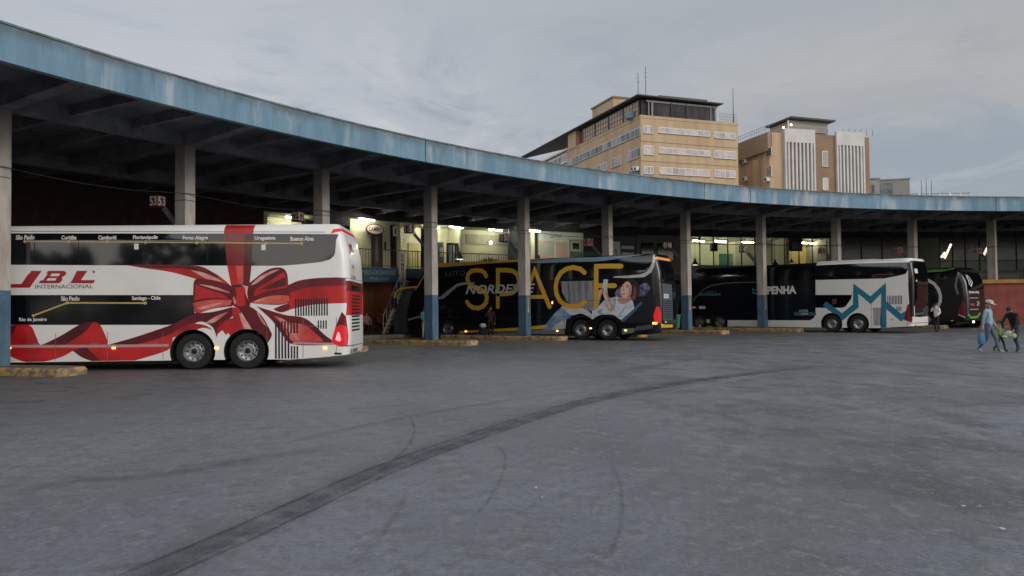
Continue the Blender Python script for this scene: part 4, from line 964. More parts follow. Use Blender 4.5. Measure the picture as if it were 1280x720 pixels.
b.d(J, LOGO, [(8.364,2.815),(7.928,2.811),(7.861,2.763),(7.888,2.695),(7.995,2.62),(7.967,2.572),(8.021,2.491),(8.088,2.464),(8.623,2.469),(8.57,2.55),(8.503,2.55),(8.37,2.74),(8.417,2.74)])
b.d(J, WHITE, [(8.263,2.739),(8.029,2.737),(8.075,2.662),(8.31,2.664)]); b.d(J, WHITE, [(8.363,2.61),(8.122,2.608),(8.168,2.54),(8.409,2.542)])
b.d(J, LOGO, [(7.573,2.808),(7.284,2.806),(7.464,2.547),(7.068,2.543),(7.128,2.455),(7.766,2.461),(7.706,2.542)])
b.circ(J, LOGO, [(7.109,2.777)][0], .035, n=10)
a = [(8.703,2.429),(7.128,2.318)]; b.word('INTERNACIONAL', a[0], a[1], LETG, bold=.0)
# skirt details
b.strip('trim_strip', mat('trim_pink', (.52, .30, .30), .4), [(9.427,0.72),(6.994,0.696),(5.042,0.693)], .075); b.strip('trim_strip', mat('trim_pink', (.52, .3, .3)), [(1.593,0.712),(0.382,0.676)], .06, 1)
for q in [(8.148,1.017),(6.726,0.727),(5.198,0.708),(2.316,0.535),(1.305,0.935),(0.366,1.062)]:
    z1 = 1.42 if q[0] < 2.0 else 1.08
    b.d('panel_seam', SEAM, [(q[0]-.007, .3), (q[0]+.007, .3), (q[0]+.007, z1), (q[0]-.007, z1)])
for z in (1.18,): b.d('panel_seam', SEAM, [(.72, z-.006), (1.6, z-.006), (1.6, z+.006), (.72, z+.006)])
b.d('panel_seam', SEAM, [(-2.15, 2.52), (RCN, 2.52), (RCN, 2.535), (-2.15, 2.535)])
a = [(1.527,1.959),(0.577,1.479)]; b.slats('grille', SLOT, (a[0][0], a[1][1]), (a[1][0], a[0][1]), 13, .55, 1)
a = [(2.089,1.344),(1.408,0.992)]; a2 = [(2.09,1),(1.649,0.279)]; b.slats('grille', SLOT, (a[0][0], a[1][1]), (a[1][0], a[0][1]), 8, .55, 2); b.slats('grille', SLOT, (a2[0][0], a2[1][1]), (a2[1][0], a2[0][1]-.0), 5, .55, 3)
a = [(1.648,0.63),(1.41,0.276)]; b.slats('grille', SLOT, (a[0][0], a[1][1]), (a[1][0], a[0][1]), 3, .55, 4)
a = [(0.893,1.344),(0.606,1.107)]; b.slats('grille', SLOT, (a[0][0], a[1][1]), (a[1][0], a[0][1]), 4, .5, 5)
for q in [(9.413,0.672),(6.551,0.636),(3.723,0.601),(0.691,0.563)]: b.lens('marker_lamp', AMB, q[0], q[1], .10, .05)
for q in [(5.938,3.474),(2.406,3.425)]: b.d('window_sticker', LETW, [(q[0]-.06, q[1]-.08), (q[0]+.06, q[1]-.08), (q[0]+.06, q[1]+.08), (q[0]-.06, q[1]+.08)], q[0])
for q in [(8.667,0.765),(7.088,0.759),(5.447,0.759)]: b.d('hatch_handle', SEAM, [(q[0]-.09, q[1]-.02), (q[0]+.09, q[1]-.02), (q[0]+.09, q[1]+.02), (q[0]-.09, q[1]+.02)], q[0])
# tail
b.d('tail_lamp', TAIL, [(.52, .72), (.30, .60), (.05, .62), (.02, .90), (.10, 1.45), (.22, 1.58), (.40, 1.15)])
b.d('tail_lamp', TAILD, [(.06, 1.15), (.10, 1.45), (.22, 1.58), (.40, 1.15), (.24, 1.22)])
b.d('tail_lamp', mat('lamp_core', (.9, .35, .35), .2, emit=1.2, ecol=(1, .25, .25)), [(.40, .80), (.30, .74), (.24, .78), (.28, .98), (.33, 1.02)])
b.d('high_lamp', TAIL, [(.42, 3.80), (.30, 3.93), (.0, 3.97), (-2.15, 3.97), (-2.15, 3.88), (0, 3.88), (.25, 3.84)])
b.slats('rear_grille', SLOT, (-.22, 1.02), (-1.55, 2.12), 11, .5, 0, True)
b.d('rear_window', GLASSD, [(-.22, 2.18), (-1.55, 2.18), (-1.55, 2.34), (-.22, 2.34)])
b.d('bumper_line', SEAMD, [(.26, .60), (-2.15, .58), (-2.15, .60), (.26, .625)])
b.d('bumper_vent', SLOT, [(.42, .38), (.20, .37), (.2, .42), (.40, .44)])
b.word('JBL', (-.28, 3.58), (-1.05, 3.25), LOGO, shear=.3, bold=.03); b.word('0800', (-.45, 2.95), (-.85, 2.83), LETG); b.word('7', (-.60, 2.78), (-.70, 2.66), LETG); b.word('2180', (-.25, 2.64), (-1.0, 2.54), LETG); b.word('JBL TURISMO', (-.15, .50), (-1.3, .36), LETG, bold=.04)
b.apply()
# ---- 2: black coach with yellow letters
b = Bus('double_decker_coach', 'black double-decker coach lettered SPACE in tall yellow outline letters', (7.0085,35.4643,2.63545), 15.0, BLACKP, [z+.05*(i > 7) for i, z in enumerate(ZL)], RO0, [(0, .15), (1.0, 0), (1.7, .05), (2.4, .35), (3.2, .95), (4.2, 1.75)], [4.156, 2.755, 12.085], [(0, .22), (2.1, 0)])
b.body(); b.wheels()
b.d('upper_window', GLASS, [(12.183,3.859),(7.601,3.963),(6.744,3.958),(4.494,3.978),(2.906,3.947),(1.582,4.029),(0.095,4.065),(0.2,3.809),(0.372,3.527),(0.586,3.331),(0.921,3.168),(2.347,3.075),(3.5,3.06),(5.243,3.025),(7.85,3.041),(10.384,2.994),(11.494,2.949)])
b.d('lower_window', GLASSD, [(11.243,2.234),(7.624,2.176),(7.637,1.139),(11.256,1.006)])
J = 'livery'
b.d(J, YEL, [(12.533,4.217),(7.598,4.212),(6.74,4.211),(5.227,4.196),(6.742,4.109),(7.6,4.039),(9.953,3.995),(12.536,3.908)]+[(13.4, 3.96), (13.6, 3.9), (14.1, 3.4), (14.6, 2.7), (14.75, 2.7), (14.3, 3.5), (13.8, 4.06)])
b.d(J, SBLU, [(6.975,4.049),(5.978,4.105),(4.492,4.125),(3.485,4.091),(2.205,4.115),(0.845,4.138),(0.967,4.097),(1.893,3.995),(2.843,3.891),(3.488,3.868),(4.495,3.898),(5.98,3.901),(6.976,3.939)])
b.d(J, mat('curtain_print', (.42, .42, .44), .4, var=.35, scale=6, stretch=(6, 6, .1), c2=(.05, .05, .055)), [(5.207,2.944),(3.502,2.925),(3.241,3.041),(3.261,1.649),(3.524,1.422),(4.381,1.66),(4.888,1.932),(5.14,2.405)])
# the reclining passenger printed on the side
JEAN = mat('print_denim', (.11, .19, .34), .4, scale=1.6, c2=(.34, .42, .54), ramp=(.42, .62)); JEANL = mat('print_pale_denim', (.62, .63, .66), .4, var=.12); SHIRT = mat('print_shirt', (.66, .70, .76), .4, scale=2.6, c2=(.40, .46, .55), ramp=(.42, .64)); PSK = mat('print_skin', (.60, .33, .22), .4, var=.15, scale=3); PSKL = mat('print_skin_light', (.80, .54, .42), .4); PHAIR = mat('print_hair', (.035, .018, .012), .4, var=.3); PHAIRL = mat('print_hair_light', (.18, .09, .05), .4); PNAVY = mat('print_navy_seat', (.035, .04, .10), .3, scale=3, c2=(.22, .21, .34), ramp=(.45, .62)); PDRK = mat('print_dark_seat', (.012, .013, .02), .3); PBLU = mat('print_seat_edge', (.08, .12, .22), .4)
SOFT += [JEAN, JEANL, SHIRT, PSK, PSKL, PHAIR, PHAIRL, PNAVY]
b.d(J, mat('silver_floor_print', (.55, .56, .58), .4, var=.2), [(5.532,0.863),(4.916,1.01),(4.981,0.563),(5.8,0.485)])
b.d(J, JEAN, [(6.29,0.551),(6.021,0.829),(5.753,1.133),(5.412,1.468),(5.039,1.666),(4.638,1.463),(4.68,1.097),(5.012,0.997),(5.384,0.85),(5.61,0.661),(5.89,0.498)])
b.d(J, JEANL, [(5.224,1.635),(5.038,1.72),(4.526,1.701),(4.093,1.604),(3.737,1.456),(3.526,1.258),(3.329,1.469),(3.269,1.169),(3.53,1.02),(3.6,1.094),(4.097,1.313),(4.642,1.23),(4.968,1.465)])
b.d(J, PDRK, [(1.242,2.154),(0.571,2.375),(0.159,1.963),(0.147,0.871),(1.879,0.858),(1.438,1.397)])
b.d(J, PBLU, [(2.053,0.929),(1.624,1.339),(1.002,1.871),(0.918,1.8),(1.44,1.28),(1.866,0.905)])
b.d(J, PNAVY, [(1.251,2.377),(1.144,2.532),(0.989,2.674),(0.746,2.756),(0.566,2.664),(0.52,2.518),(0.583,2.363),(0.877,2.119),(1.15,2.141),(1.24,2.242)])
b.d(J, PNAVY, [(2.308,2.261),(2.198,2.496),(2.052,2.611),(1.947,2.55),(2.015,2.138),(2.235,2.112)])
b.d(J, SHIRT, [(3.524,1.441),(3.328,1.529),(3.119,1.719),(2.807,2.002),(2.456,2.086),(2.141,2.111),(1.924,1.989),(1.581,2.072),(1.4,1.864),(1.337,1.542),(1.624,1.31),(2.002,1),(2.157,1.077),(2.374,1.237),(2.818,1.257),(3.139,1.229),(3.53,1.02)])
b.d(J, mat('print_shirt_fold', (.34, .40, .50), .4), [(3.138,1.259),(3.265,1.409),(3.038,1.557),(2.91,1.526),(3.072,1.378),(2.818,1.257)]); b.d(J, mat('print_shirt_fold', (.34, .40, .50)), [(1.805,1.634),(1.68,1.692),(1.933,1.4),(2.093,1.165),(2.154,1.224)]); b.d(J, mat('print_shirt_fold', (.34, .40, .50)), [(2.362,2.025),(2.261,2.041),(2.292,1.698),(2.372,1.403),(2.418,1.7)])
b.d(J, PSK, [(2.173,2.081),(1.953,2.119),(1.705,2.103),(1.473,2.287),(1.377,2.127),(1.541,1.913),(1.74,1.798),(1.959,1.766),(2.145,1.874)])
b.d(J, PHAIR, [(1.837,2.783),(1.692,2.915),(1.487,2.968),(1.279,2.904),(1.123,2.724),(1.065,2.501),(1.118,2.257),(1.23,2.125),(1.257,1.95),(1.399,1.894),(1.501,2.1),(1.605,2.513),(1.727,2.692)])
b.d(J, PHAIRL, [(1.356,2.683),(1.249,2.505),(1.229,2.213),(1.306,1.951),(1.399,1.894),(1.458,2.041),(1.375,2.274),(1.347,2.507)])
b.d(J, PSKL, [(2.017,2.433),(1.977,2.58),(1.863,2.725),(1.737,2.822),(1.601,2.83),(1.492,2.686),(1.446,2.451),(1.499,2.217),(1.612,2.073),(1.768,2.034),(1.922,2.095),(2.02,2.256)])
b.d(J, PSK, [(1.603,2.689),(1.469,2.539),(1.474,2.246),(1.6,2.078),(1.737,2.039),(1.609,2.278)])
b.d(J, PHAIR, [(1.753,2.563),(1.666,2.62),(1.58,2.583),(1.654,2.561)]); b.d(J, PHAIR, [(1.952,2.591),(1.889,2.625),(1.852,2.601),(1.902,2.578)]); b.d(J, mat('print_lips', (.38, .05, .06), .4), [(1.981,2.309),(1.882,2.271),(1.77,2.305),(1.846,2.2),(1.945,2.225)]); b.d(J, LETW, [(1.944,2.284),(1.876,2.259),(1.807,2.282),(1.858,2.241)])
b.d(J, PHAIR, [(1.777,2.658),(1.664,2.702),(1.566,2.653),(1.665,2.667)]); b.d(J, PSK, [(1.904,2.49),(1.841,2.542),(1.818,2.388),(1.893,2.389)])
b.d(J, PSK, [(2.941,2.47),(2.685,2.477),(2.664,2.208),(2.553,1.939),(2.4,1.64),(2.383,1.474),(2.549,1.392),(2.686,1.554),(2.821,1.943),(2.919,2.213)]); b.d(J, PSKL, [(2.915,2.452),(2.8,2.467),(2.753,2.18),(2.557,1.701),(2.497,1.493),(2.623,1.524),(2.795,1.942),(2.893,2.212)])
b.d(J, PSK, [(3.173,2.397),(3.068,2.515),(2.888,2.553),(2.865,2.421),(3.009,2.214),(3.09,1.946),(3.197,1.648),(3.381,1.47),(3.523,1.501),(3.429,1.711),(3.283,1.949),(3.189,2.187)]); b.d(J, PSKL, [(3.148,2.379),(3.043,2.484),(2.992,2.453),(3.099,2.156),(3.247,1.769),(3.392,1.59),(3.283,1.919),(3.176,2.175)])
b.d(J, mat('print_phone', (.62, .63, .66), .3), [(2.882,2.983),(2.652,2.971),(2.697,2.537),(2.751,2.311),(2.965,2.59)])
# tall rounded outline letters S P A C E
W_ = .235
b.strip(J, YEL, [(9.579,3.328),(9.659,3.515),(9.874,3.636),(10.166,3.674),(10.461,3.641),(10.7,3.483),(10.762,3.248),(10.688,3.001),(10.47,2.831),(10.177,2.717),(9.885,2.611),(9.638,2.457),(9.542,2.207),(9.595,1.924),(9.796,1.728),(10.105,1.631),(10.44,1.677),(10.667,1.808),(10.801,1.982)], W_, 0, True)
b.strip(J, YEL, [(8.877,1.704),(8.865,2.688),(8.854,3.63),(8.321,3.613),(7.963,3.559),(7.688,3.369),(7.581,3.041),(7.681,2.662),(7.976,2.425),(8.336,2.376),(8.853,2.364)], W_, 0, True)
b.strip(J, YEL, [(7.457,1.69),(7.07,2.649),(6.672,3.557),(6.263,2.597),(5.844,1.674)], W_, 0, True); b.strip(J, YEL, [(7.193,2.183),(6.079,2.179)], .19, 0)
b.strip(J, YEL, [(3.896,3.346),(4.137,3.539),(4.499,3.618),(4.866,3.564),(5.201,3.374),(5.406,3.05),(5.485,2.681),(5.446,2.31),(5.272,1.971),(4.964,1.746),(4.599,1.662),(4.2,1.685),(3.888,1.906)], W_, 0, True)
b.strip(J, YEL, [(1.974,3.596),(2.655,3.621),(3.265,3.631),(3.278,2.729),(3.294,1.661)], W_, 0, True); b.strip(J, YEL, [(3.246,2.681),(2.861,2.672)], W_, 0); b.strip(J, YEL, [(2.657,2.667),(2.321,2.659)], W_, 0, True)
b.d(J, mat('print_phone', (.62, .63, .66)), [(2.882,2.983),(2.652,2.971),(2.697,2.537),(2.751,2.311),(2.965,2.59)])
b.d(J, SILV, [(12.641,2.227),(12.02,2.626),(11.494,2.949),(11.106,3.041),(10.257,3.033),(10.384,2.951),(11.064,2.895),(11.409,2.816),(11.934,2.449),(12.305,2.178),(12.642,2.153)])
b.d(J, mat('silver_curve', (.62, .58, .56), .3), [(2.397,3.053),(2.346,3.111),(1.596,3.124),(0.951,3.174),(0.707,3.26),(0.494,3.444),(0.322,3.687),(0.155,4.038),(0.029,4.114),(0.098,3.863),(0.229,3.522),(0.437,3.24),(0.802,3.03),(1.598,3.006)])
a = [(12.167,3.683),(10.905,3.41)]; b.word('LEITO', a[0], a[1], LETG, space=1.1)
a = [(10.877,2.876),(6.641,2.393)]; b.word('NORDESTE', a[0], a[1], mat('nordeste_silver', (.58, .58, .60), .35), shear=.28, bold=.022, off=.012)
a = [(12.539,1.814),(12.1,1.627)]; b.word('5875', a[0], a[1], mat('number_gold', (.10, .075, .03), .5))
b.d(J, YEL, [(11.297,0.399),(9.826,0.493),(7.643,0.614),(6.479,0.713),(5.976,0.768),(6.099,0.633),(6.267,0.551),(7.645,0.448),(9.828,0.365),(11.298,0.298)])
b.d('skirt_panel', mat('skirt_grey', (.15, .175, .20), .4), [(11.299,0.176),(8.925,0.343),(6.253,0.51),(5.018,0.516),(5.021,0.275),(7.649,0.144),(11.3,0.053)])
b.d('skirt_panel', mat('skirt_grey', (.15, .175, .20)), [(1.971,0.576),(1.315,0.608),(1.355,0.403),(1.975,0.293)], 1)
for i in range(9):
    a = [(1.266,0.602),(0.478,0.697)]; u = i/8; s = a[0][0]+(a[1][0]-a[0][0])*u; z = a[0][1]+(a[1][1]-a[0][1])*u
    b.d('rear_stripes', mat('stripe_grey', (.14, .14, .15), .5), [(s+.05, z-.12), (s, z-.12), (s-.10, z+.10), (s-.05, z+.10)])
for q in [(10.303,2.72),(8.574,2.682),(7.855,2.666),(5.043,1.399)]: b.d('panel_seam', SEAMD, [(q[0]-.008, .5), (q[0]+.008, .5), (q[0]+.008, 1.9), (q[0]-.008, 1.9)])
for z in (1.15, 1.95): b.d('panel_seam', SEAMD, [(.5, z), (12.9, z), (12.9, z+.014), (.5, z+.014)])
for q in [(10.878,0.395),(5.426,0.447),(3.607,0.588),(1.791,0.494)]: b.lens('marker_lamp', AMB, q[0], q[1], .11, .06)
for q in [(5.683,1.875)]: b.lens('marker_lamp', AMB, q[0], q[1], .05, .12)
q = [(0.326,0.842)][0]; b.lens('marker_lamp', AMB, q[0], q[1], .22, .09)
b.d('tail_lamp', TAIL, [(.34, .82), (.05, .86), (.02, 1.30), (.12, 1.62), (.25, 1.62), (.40, 1.2)])
b.d('rear_window', GLASSD, [(.05, 2.75), (-2.15, 2.72), (-2.15, 3.80), (-.1, 3.80)])
b.d('high_lamp', mat('amber_cap', (.62, .26, .05), .3, emit=.25, ecol=(1, .4, .1)), [(.18, 3.86), (.05, 3.98), (-.2, 4.0), (-2.15, 4.0), (-2.15, 3.86)])
b.d('rear_panel', mat('rear_grey', (.085, .11, .14), .4, var=.15), [(-.12, .98), (-1.62, .98), (-1.62, 2.70), (-.12, 2.72)])
b.slats('rear_grille', SLOT, (-.22, 1.05), (-1.5, 1.95), 9, .45, 0, True)
b.d('number_plate', LETW, [(-.28, 2.02), (-1.0, 2.02), (-1.0, 2.22), (-.28, 2.22)]); b.word('5875', (-.4, 2.18), (-.9, 2.06), LETG)
b.d('bumper_accent', YEL, [(.0, .62), (-1.6, .60), (-1.6, .74), (-.3, .76), (.05, .82)])
b.lens('fog_lamp', LETW, -.45, .88, .12, .10)
b.d('side_window', GLASSD, [(14.596,2.166),(13.897,2.189),(13.924,1.406),(14.543,1.369)]); b.d(J, SILV, [(14.757,1.061),(14.005,1.237),(13.61,1.251),(13.611,1.171),(14.006,1.14),(14.758,0.979)])
b.d('headlamp', YEL, [(15.02, 1.0), (15.25, .95), (15.2, 1.4), (15.05, 1.38)])
b.d('windscreen', GLASS, [(14.98, 1.5), (16.2, 1.5), (16.2, 3.6), (15.1, 3.55)])
b.apply()
mb = MB()
for sd in (1, -1): mb.tube([(13.9, 1.22*sd, 2.86), (14.6, 1.36*sd, 2.84), (15.2, 1.42*sd, 2.76), (15.52, 1.42*sd, 2.58), (15.60, 1.40*sd, 2.28)], [.035, .05, .06, .07, .05], YEL, n=8)
mb.build('mirror_arm', b.t)
for sd in (1, -1):
    mb = MB(); mb.box((15.58, 1.40*sd, 1.98), (.12, .28, .58), BLACKP, bev=.05); mb.build('mirror', b.t)
# ---- 3: navy and white coach
b = Bus('double_decker_coach', 'navy double-decker coach with white tail, teal zigzag M and the word PENHA', (21.7941,41.1077,2.32129), 15.3, CREAM, [z+.04*(i > 7) for i, z in enumerate(ZL)], [(0, .08), (.6, 0), (3.3, -.04), (3.9, .05), (4.15, .16)], [(0, .12), (1.0, 0), (1.7, .06), (2.4, .40), (3.2, 1.0), (4.2, 1.9)], [4.465, 2.951, 13.515, 11.95], [(0, .13), (1.9, 0)])
b.body(); b.wheels(style=1)
J = 'livery'
nv = [(5.354,3.976),(5.414,1.191),(5.503,0.859),(5.752,0.699),(11.322,0.671)]
b.d(J, NAVY, nv+[(11.2, .62), (11.2, .2), (14.2, .2), (16.7, .2), (16.7, 4.2), (5.3, 4.2)])
b.d('skirt_panel', CREAM, [(11.322,0.656),(5.507,0.633),(5.128,0.636),(5.136,0.293),(11.331,0.25)])
wz = [(5.354,3.976),(2.749,3.965),(0.037,3.89),(0.158,3.58),(0.325,3.27),(0.719,3.176),(1.428,3.053),(5.372,3.101)]
b.d('upper_window', GLASS, wz)
b.d('upper_window', GLASSD, [(wz[0][0]+.02, wz[0][1]), (wz[-1][0]+.02, wz[-1][1]), (12.6, wz[-1][1]), (13.2, 3.2), (12.9, wz[0][1])], 1)
b.d('lower_window', GLASSD, [(5.392,2.212),(3.241,2.17),(3.296,1.966),(3.599,1.52),(3.794,1.431),(5.408,1.443)])
b.d('window_sign', mat('dull_red_card', (.12, .01, .02), .5), [(4.395,1.944),(4.132,1.979),(4.139,1.654),(4.401,1.631)])
b.strip(J, TEAL, [(4.864,1.689),(3.831,0.902),(3.04,1.541),(3.018,2.535),(2.203,1.847),(1.488,2.521),(1.538,0.285)], .33); b.strip(J, TEAL, [(1.507,1.688),(0.598,0.871),(0.283,1.102)], .33)
b.strip(J, mat('curve_silver', (.22, .22, .22), .3), [(14.012,1.96),(13.583,2.369),(13.056,2.753),(12.437,2.994),(11.436,3.097),(10.275,3.112),(9.181,3.095)], .045)
b.d(J, TEALD, [(13.424,2.492),(11.776,2.457),(11.809,2.282),(13.584,2.315)]); a = [(12.935,2.624),(12.084,2.499)]; b.word('SUPER G', a[0], a[1], TEAL)
b.d(J, TEALD, [(6.761,1.181),(5.387,1.177),(5.391,0.979),(6.766,0.978)]); a = [(6.433,1.329),(5.879,1.192)]; b.word('LEITO', a[0], a[1], LETW); a = [(6.325,1.14),(5.883,1.018)]; b.word('CAMA', a[0], a[1], LETW)
a = [(8.493,2.802),(6.582,2.303)]; b.word('PENHA', a[0], a[1], LETW, bold=.045)
b.strip(J, mat('logo_teal_outline', (.10, .34, .45), .4), [(9.476,2.391),(9.47,2.702),(9.319,2.543),(9.147,2.694),(9.012,2.55),(8.919,2.66),(8.924,2.379),(9.476,2.391)], .06)
for a in ([(13.473,1.611),(12.979,1.419)], [(14.02,1.579),(13.706,1.468)], [(12.911,0.722),(12.66,0.484)]): b.d('white_plate', LETW, [a[0], (a[1][0], a[0][1]), a[1], (a[0][0], a[1][1])], a[0][0])
a = [(1.296,2.082),(0.501,1.603)]; b.slats('grille', SLOT, (a[0][0], a[1][1]), (a[1][0], a[0][1]), 10, .5, 1)
a = [(2.066,1.431),(1.583,0.421)]; b.slats('grille', SLOT, (a[0][0], a[1][1]), (a[1][0], a[0][1]), 7, .5, 2)
a = [(0.828,1.484),(0.543,1.237)]; b.slats('grille', SLOT, (a[0][0], a[1][1]), (a[1][0], a[0][1]), 4, .5, 3)
for q in [(2.173,1.005),(0.288,1.37),(1.388,0.634)]: b.d('panel_seam', SEAM, [(q[0]-.009, .35), (q[0]+.009, .35), (q[0]+.009, 2.0), (q[0]-.009, 2.0)])
for z in (1.32,): b.d('panel_seam', SEAM, [(.6, z), (2.3, z), (2.3, z+.016), (.6, z+.016)])
for q in [(1.066,0.759),(0.543,0.737)]: b.lens('marker_lamp', mat('amber_off', (.35, .12, .03), .3), q[0], q[1], .10, .05)
b.d('tail_lamp', TAILD, [(.45, .75), (.10, .60), (.02, .66), (.02, 1.50), (.22, 1.62), (.30, 1.45)])
b.d('rear_window', GLASSD, [(.16, 1.02), (.10, .92), (-1.0, .88), (-2.2, .92), (-2.5, 1.2), (-2.5, 3.85), (-2.2, 4.0), (-.05, 4.0), (.20, 3.86), (.22, 2.6), (.18, 1.7)])
b.d('rear_badge', LETW, [(-.25, 3.30), (-.7, 3.30), (-.7, 3.55), (-.25, 3.55)]); b.d('rear_badge', LETW, [(-.35, 2.85), (-.6, 2.85), (-.5, 2.98)], 1)
b.d('rear_strip', TEALD, [(-.1, 1.02), (-1.5, 1.02), (-1.5, 1.12), (-.1, 1.12)]); b.d('rear_strip', LETW, [(-.1, .80), (-.16, .80), (-.16, 1.5), (-.1, 1.5)], 1)
b.d('bumper_line', SEAMD, [(.3, .56), (-2.15, .54), (-2.15, .57), (.3, .585)]); b.d('bumper_vent', SLOT, [(-.2, .40), (-.5, .40), (-.5, .45), (-.2, .45)])
b.apply()
mb = MB()
prof = [(.35, 4.06), (.5, 4.14), (1.4, 4.17), (2.0, 4.24), (5.0, 4.26), (5.3, 4.22), (5.32, 4.06)]
vs = [Vector((x, y, z if abs(y) < .9 else z-.06)) for y in (-1.2, -.9, .9, 1.2) for x, z in prof]; n = len(prof)
mb.add(vs, [(j*n+i, j*n+i+1, (j+1)*n+i+1, (j+1)*n+i) for j in range(3) for i in range(n-1)]+[list(range(n)), [3*n+i for i in range(n)][::-1]], CREAM)
mb.build('roof_fairing', b.t)
# ---- 4: black coach with lime trim, mostly hidden
b = Bus('double_decker_coach', 'black coach with lime green roof edge, mostly hidden behind the navy and white bus', (28.8500,47.9500,2.14675), 14.0, BLACKP, [z-.16*(i > 6) for i, z in enumerate(ZL)], [(0, .12), (.6, 0), (2.2, 0), (3.0, .08), (3.6, .35), (3.95, .75)], FO0, [3.9, 2.6, 11.3], [(0, .22), (2.0, 0)])
b.body(); b.wheels()
J = 'livery'
zt = 3.90
b.d(J, GREEN, [(1.5, 3.70), (13, 3.56), (13, 3.70), (1.3, 3.83), (.35, 3.92), (.15, 3.86)]); b.d(J, TEALD, [(1.5, 3.83), (13, 3.72), (13, 3.80), (1.4, 3.90)])
b.d('upper_window', GLASSD, [(1.6, 2.5), (12.5, 2.5), (12.5, 3.5), (1.3, 3.62)])
b.strip(J, mat('swoosh_grey', (.20, .20, .21), .4), [(.5, 2.2), (.62, 2.75), (.45, 3.2), (.15, 3.6)], .15)
b.strip(J, LETW, [(2.412,3.187),(2.011,2.937),(1.719,2.551),(1.6,2.141),(1.62,1.735),(1.798,1.381)], .20)
b.d('tail_lamp', TAILD, [(.55, .90), (.25, .72), (.12, .80), (.08, 1.6), (.25, 1.75), (.42, 1.3)]); b.strip('tail_lamp', LETW, [(.5, .90), (.1, .70)], .05, 1)
b.d('rear_window', GLASSD, [(-.1, 2.5), (-2.15, 2.5), (-2.15, 3.6), (-.2, 3.6)])
b.strip(J, LETW, [(-.45, 3.45), (-.75, 3.3), (-.85, 2.95), (-.65, 2.7), (-.45, 2.85), (-.42, 3.2), (-.5, 3.45)], .07)
b.strip(J, LETW, [(-.5, 3.3), (-.75, 2.75)], .06); b.word('Santa Anj', (-.25, 2.42), (-1.5, 2.2), LETW, bold=.03)
b.d('number_plate', mat('red_plate', (.30, .04, .04), .5), [(-.4, 1.45), (-.9, 1.45), (-.9, 1.6), (-.4, 1.6)]); b.word('24', (-1.2, 1.75), (-1.5, 1.45), LETW); b.strip('chrome_bar', SILV, [(-.3, 1.22), (-1.4, 1.22)], .05); b.strip('chrome_bar', SILV, [(-.3, 1.95), (-1.4, 1.95)], .05, 1)
b.strip('bumper_accent', GREEN, [(-.1, .92), (-.4, .70), (-1.2, .72), (-1.6, .98)], .16); b.lens('fog_lamp', LAMPW, -.8, .42, .14, .12); b.lens('fog_lamp', LETW, .9, .5, .14, .07)
b.apply()
# ------------------------------------------------------------------ office blocks beyond the station
def win_row(mb_parent, face, u0, u1, z0, z1, n, pm, at=0.0, frame=FRAMEW, fw=.09, sill=True):
    """one window band: recessed panes between white frame bars. face 'x': along local x at y=at; 'y': along local y at x=at (outside is negative)"""
    def bx(mb, ua, ub, d0, d1, za, zb, m):
        c = ((ua+ub)/2, at+(d0+d1)/2, (za+zb)/2); d = (ub-ua, d1-d0, zb-za)
        if face == 'y': c = (c[1], c[0], c[2]); d = (d[1], d[0], d[2])
        mb.box(c, d, m)
    f = MB()
    bx(f, u0, u1, -.05, .04, z0, z0+fw, frame); bx(f, u0, u1, -.05, .04, z1-fw, z1, frame)
    for i in range(n+1):
        u = u0+(u1-u0)*i/n; q = fw if i % 2 == 0 else fw*.7; bx(f, u-q/2, u+q/2, -.055, .035, z0+fw, z1-fw, frame)
    if sill: bx(f, u0-.06, u1+.06, -.12, 0, z0-.09, z0, TAND)
    fo = f.build('window', mb_parent)
    p = MB(); r = random.Random(int(u0*10+z0*7))
    for i in range(n):
        a = u0+(u1-u0)*i/n; b_ = u0+(u1-u0)*(i+1)/n; k = r.random()
        m = pm if k < .62 else (PANE2 if k < .85 else PANE3)
        bx(p, a, b_, -.03, -.015-.004*(i % 3), z0+.03, z1-.03, m)
    p.build('pane', fo); return fo
PANE2 = mat('pane_curtain', (.44, .37, .36), .25, var=.2, scale=.9); PANE3 = mat('pane_dark', (.10, .11, .13), .1, var=.2)
# -- tan block with the dark roof sheet
az = math.atan2(6, 16.6)
B1 = thing('office_block', 'long tan office block with dark pitched roof sheet and netted top storey', 'building', (20.5, 118, 0), az)
mb = MB(); mb.prism([(0, 0), (18.2, 0), (18.2, 28.5), (0, 28.5)], 0, 31.3, TAN); mb.prism([(-.06, -.06), (18.26, -.06), (18.26, .2), (-.06, .2)], 31.3, 31.75, TAN); mb.prism([(-.06, .21), (.25, .21), (.25, 28.5), (-.06, 28.5)], 31.3, 31.75, TAN); mb.box((18.1, 14, 31.5), (.3, 27, .42), TAN); mb.build('wall', B1)
mb = MB()
for z in (27.6, 24.5, 21.4): mb.box((9.1, -.03, z), (18.2, .05, .05), TAND)
mb.build('ledge', B1)
z0s = (28.45, 25.3, 22.0); 
rws = [[(3.224,30.102),(12.741,28.99)], [(3.235,26.909),(12.783,25.745)], [(3.316,23.753),(12.607,22.431)]]
for (a, c), pm in zip(rws, (PANE, PANEV, PANEV)): win_row(B1, 'x', a[0], c[0], c[1]+.12, a[1]-.05, 8, pm)
rws = [[(13.669,30.045),(17.724,28.946)], [(13.606,27.001),(17.762,25.625)], [(13.649,23.844),(17.546,22.515)]]
for (a, c), pm in zip(rws, (PANE, PANEV, PANEV)): win_row(B1, 'x', a[0], c[0], c[1]+.05, a[1]-.02, 4, pm)
rws = [[(0.538,30.118),(2.143,28.882)], [(0.483,26.975),(2.186,25.492)], [(0.528,23.693),(2.131,22.431)]]
for (a, c), pm in zip(rws, (PANE, PANEV, PANE)): win_row(B1, 'x', max(.1, a[0]), c[0], c[1], a[1], 3, pm)
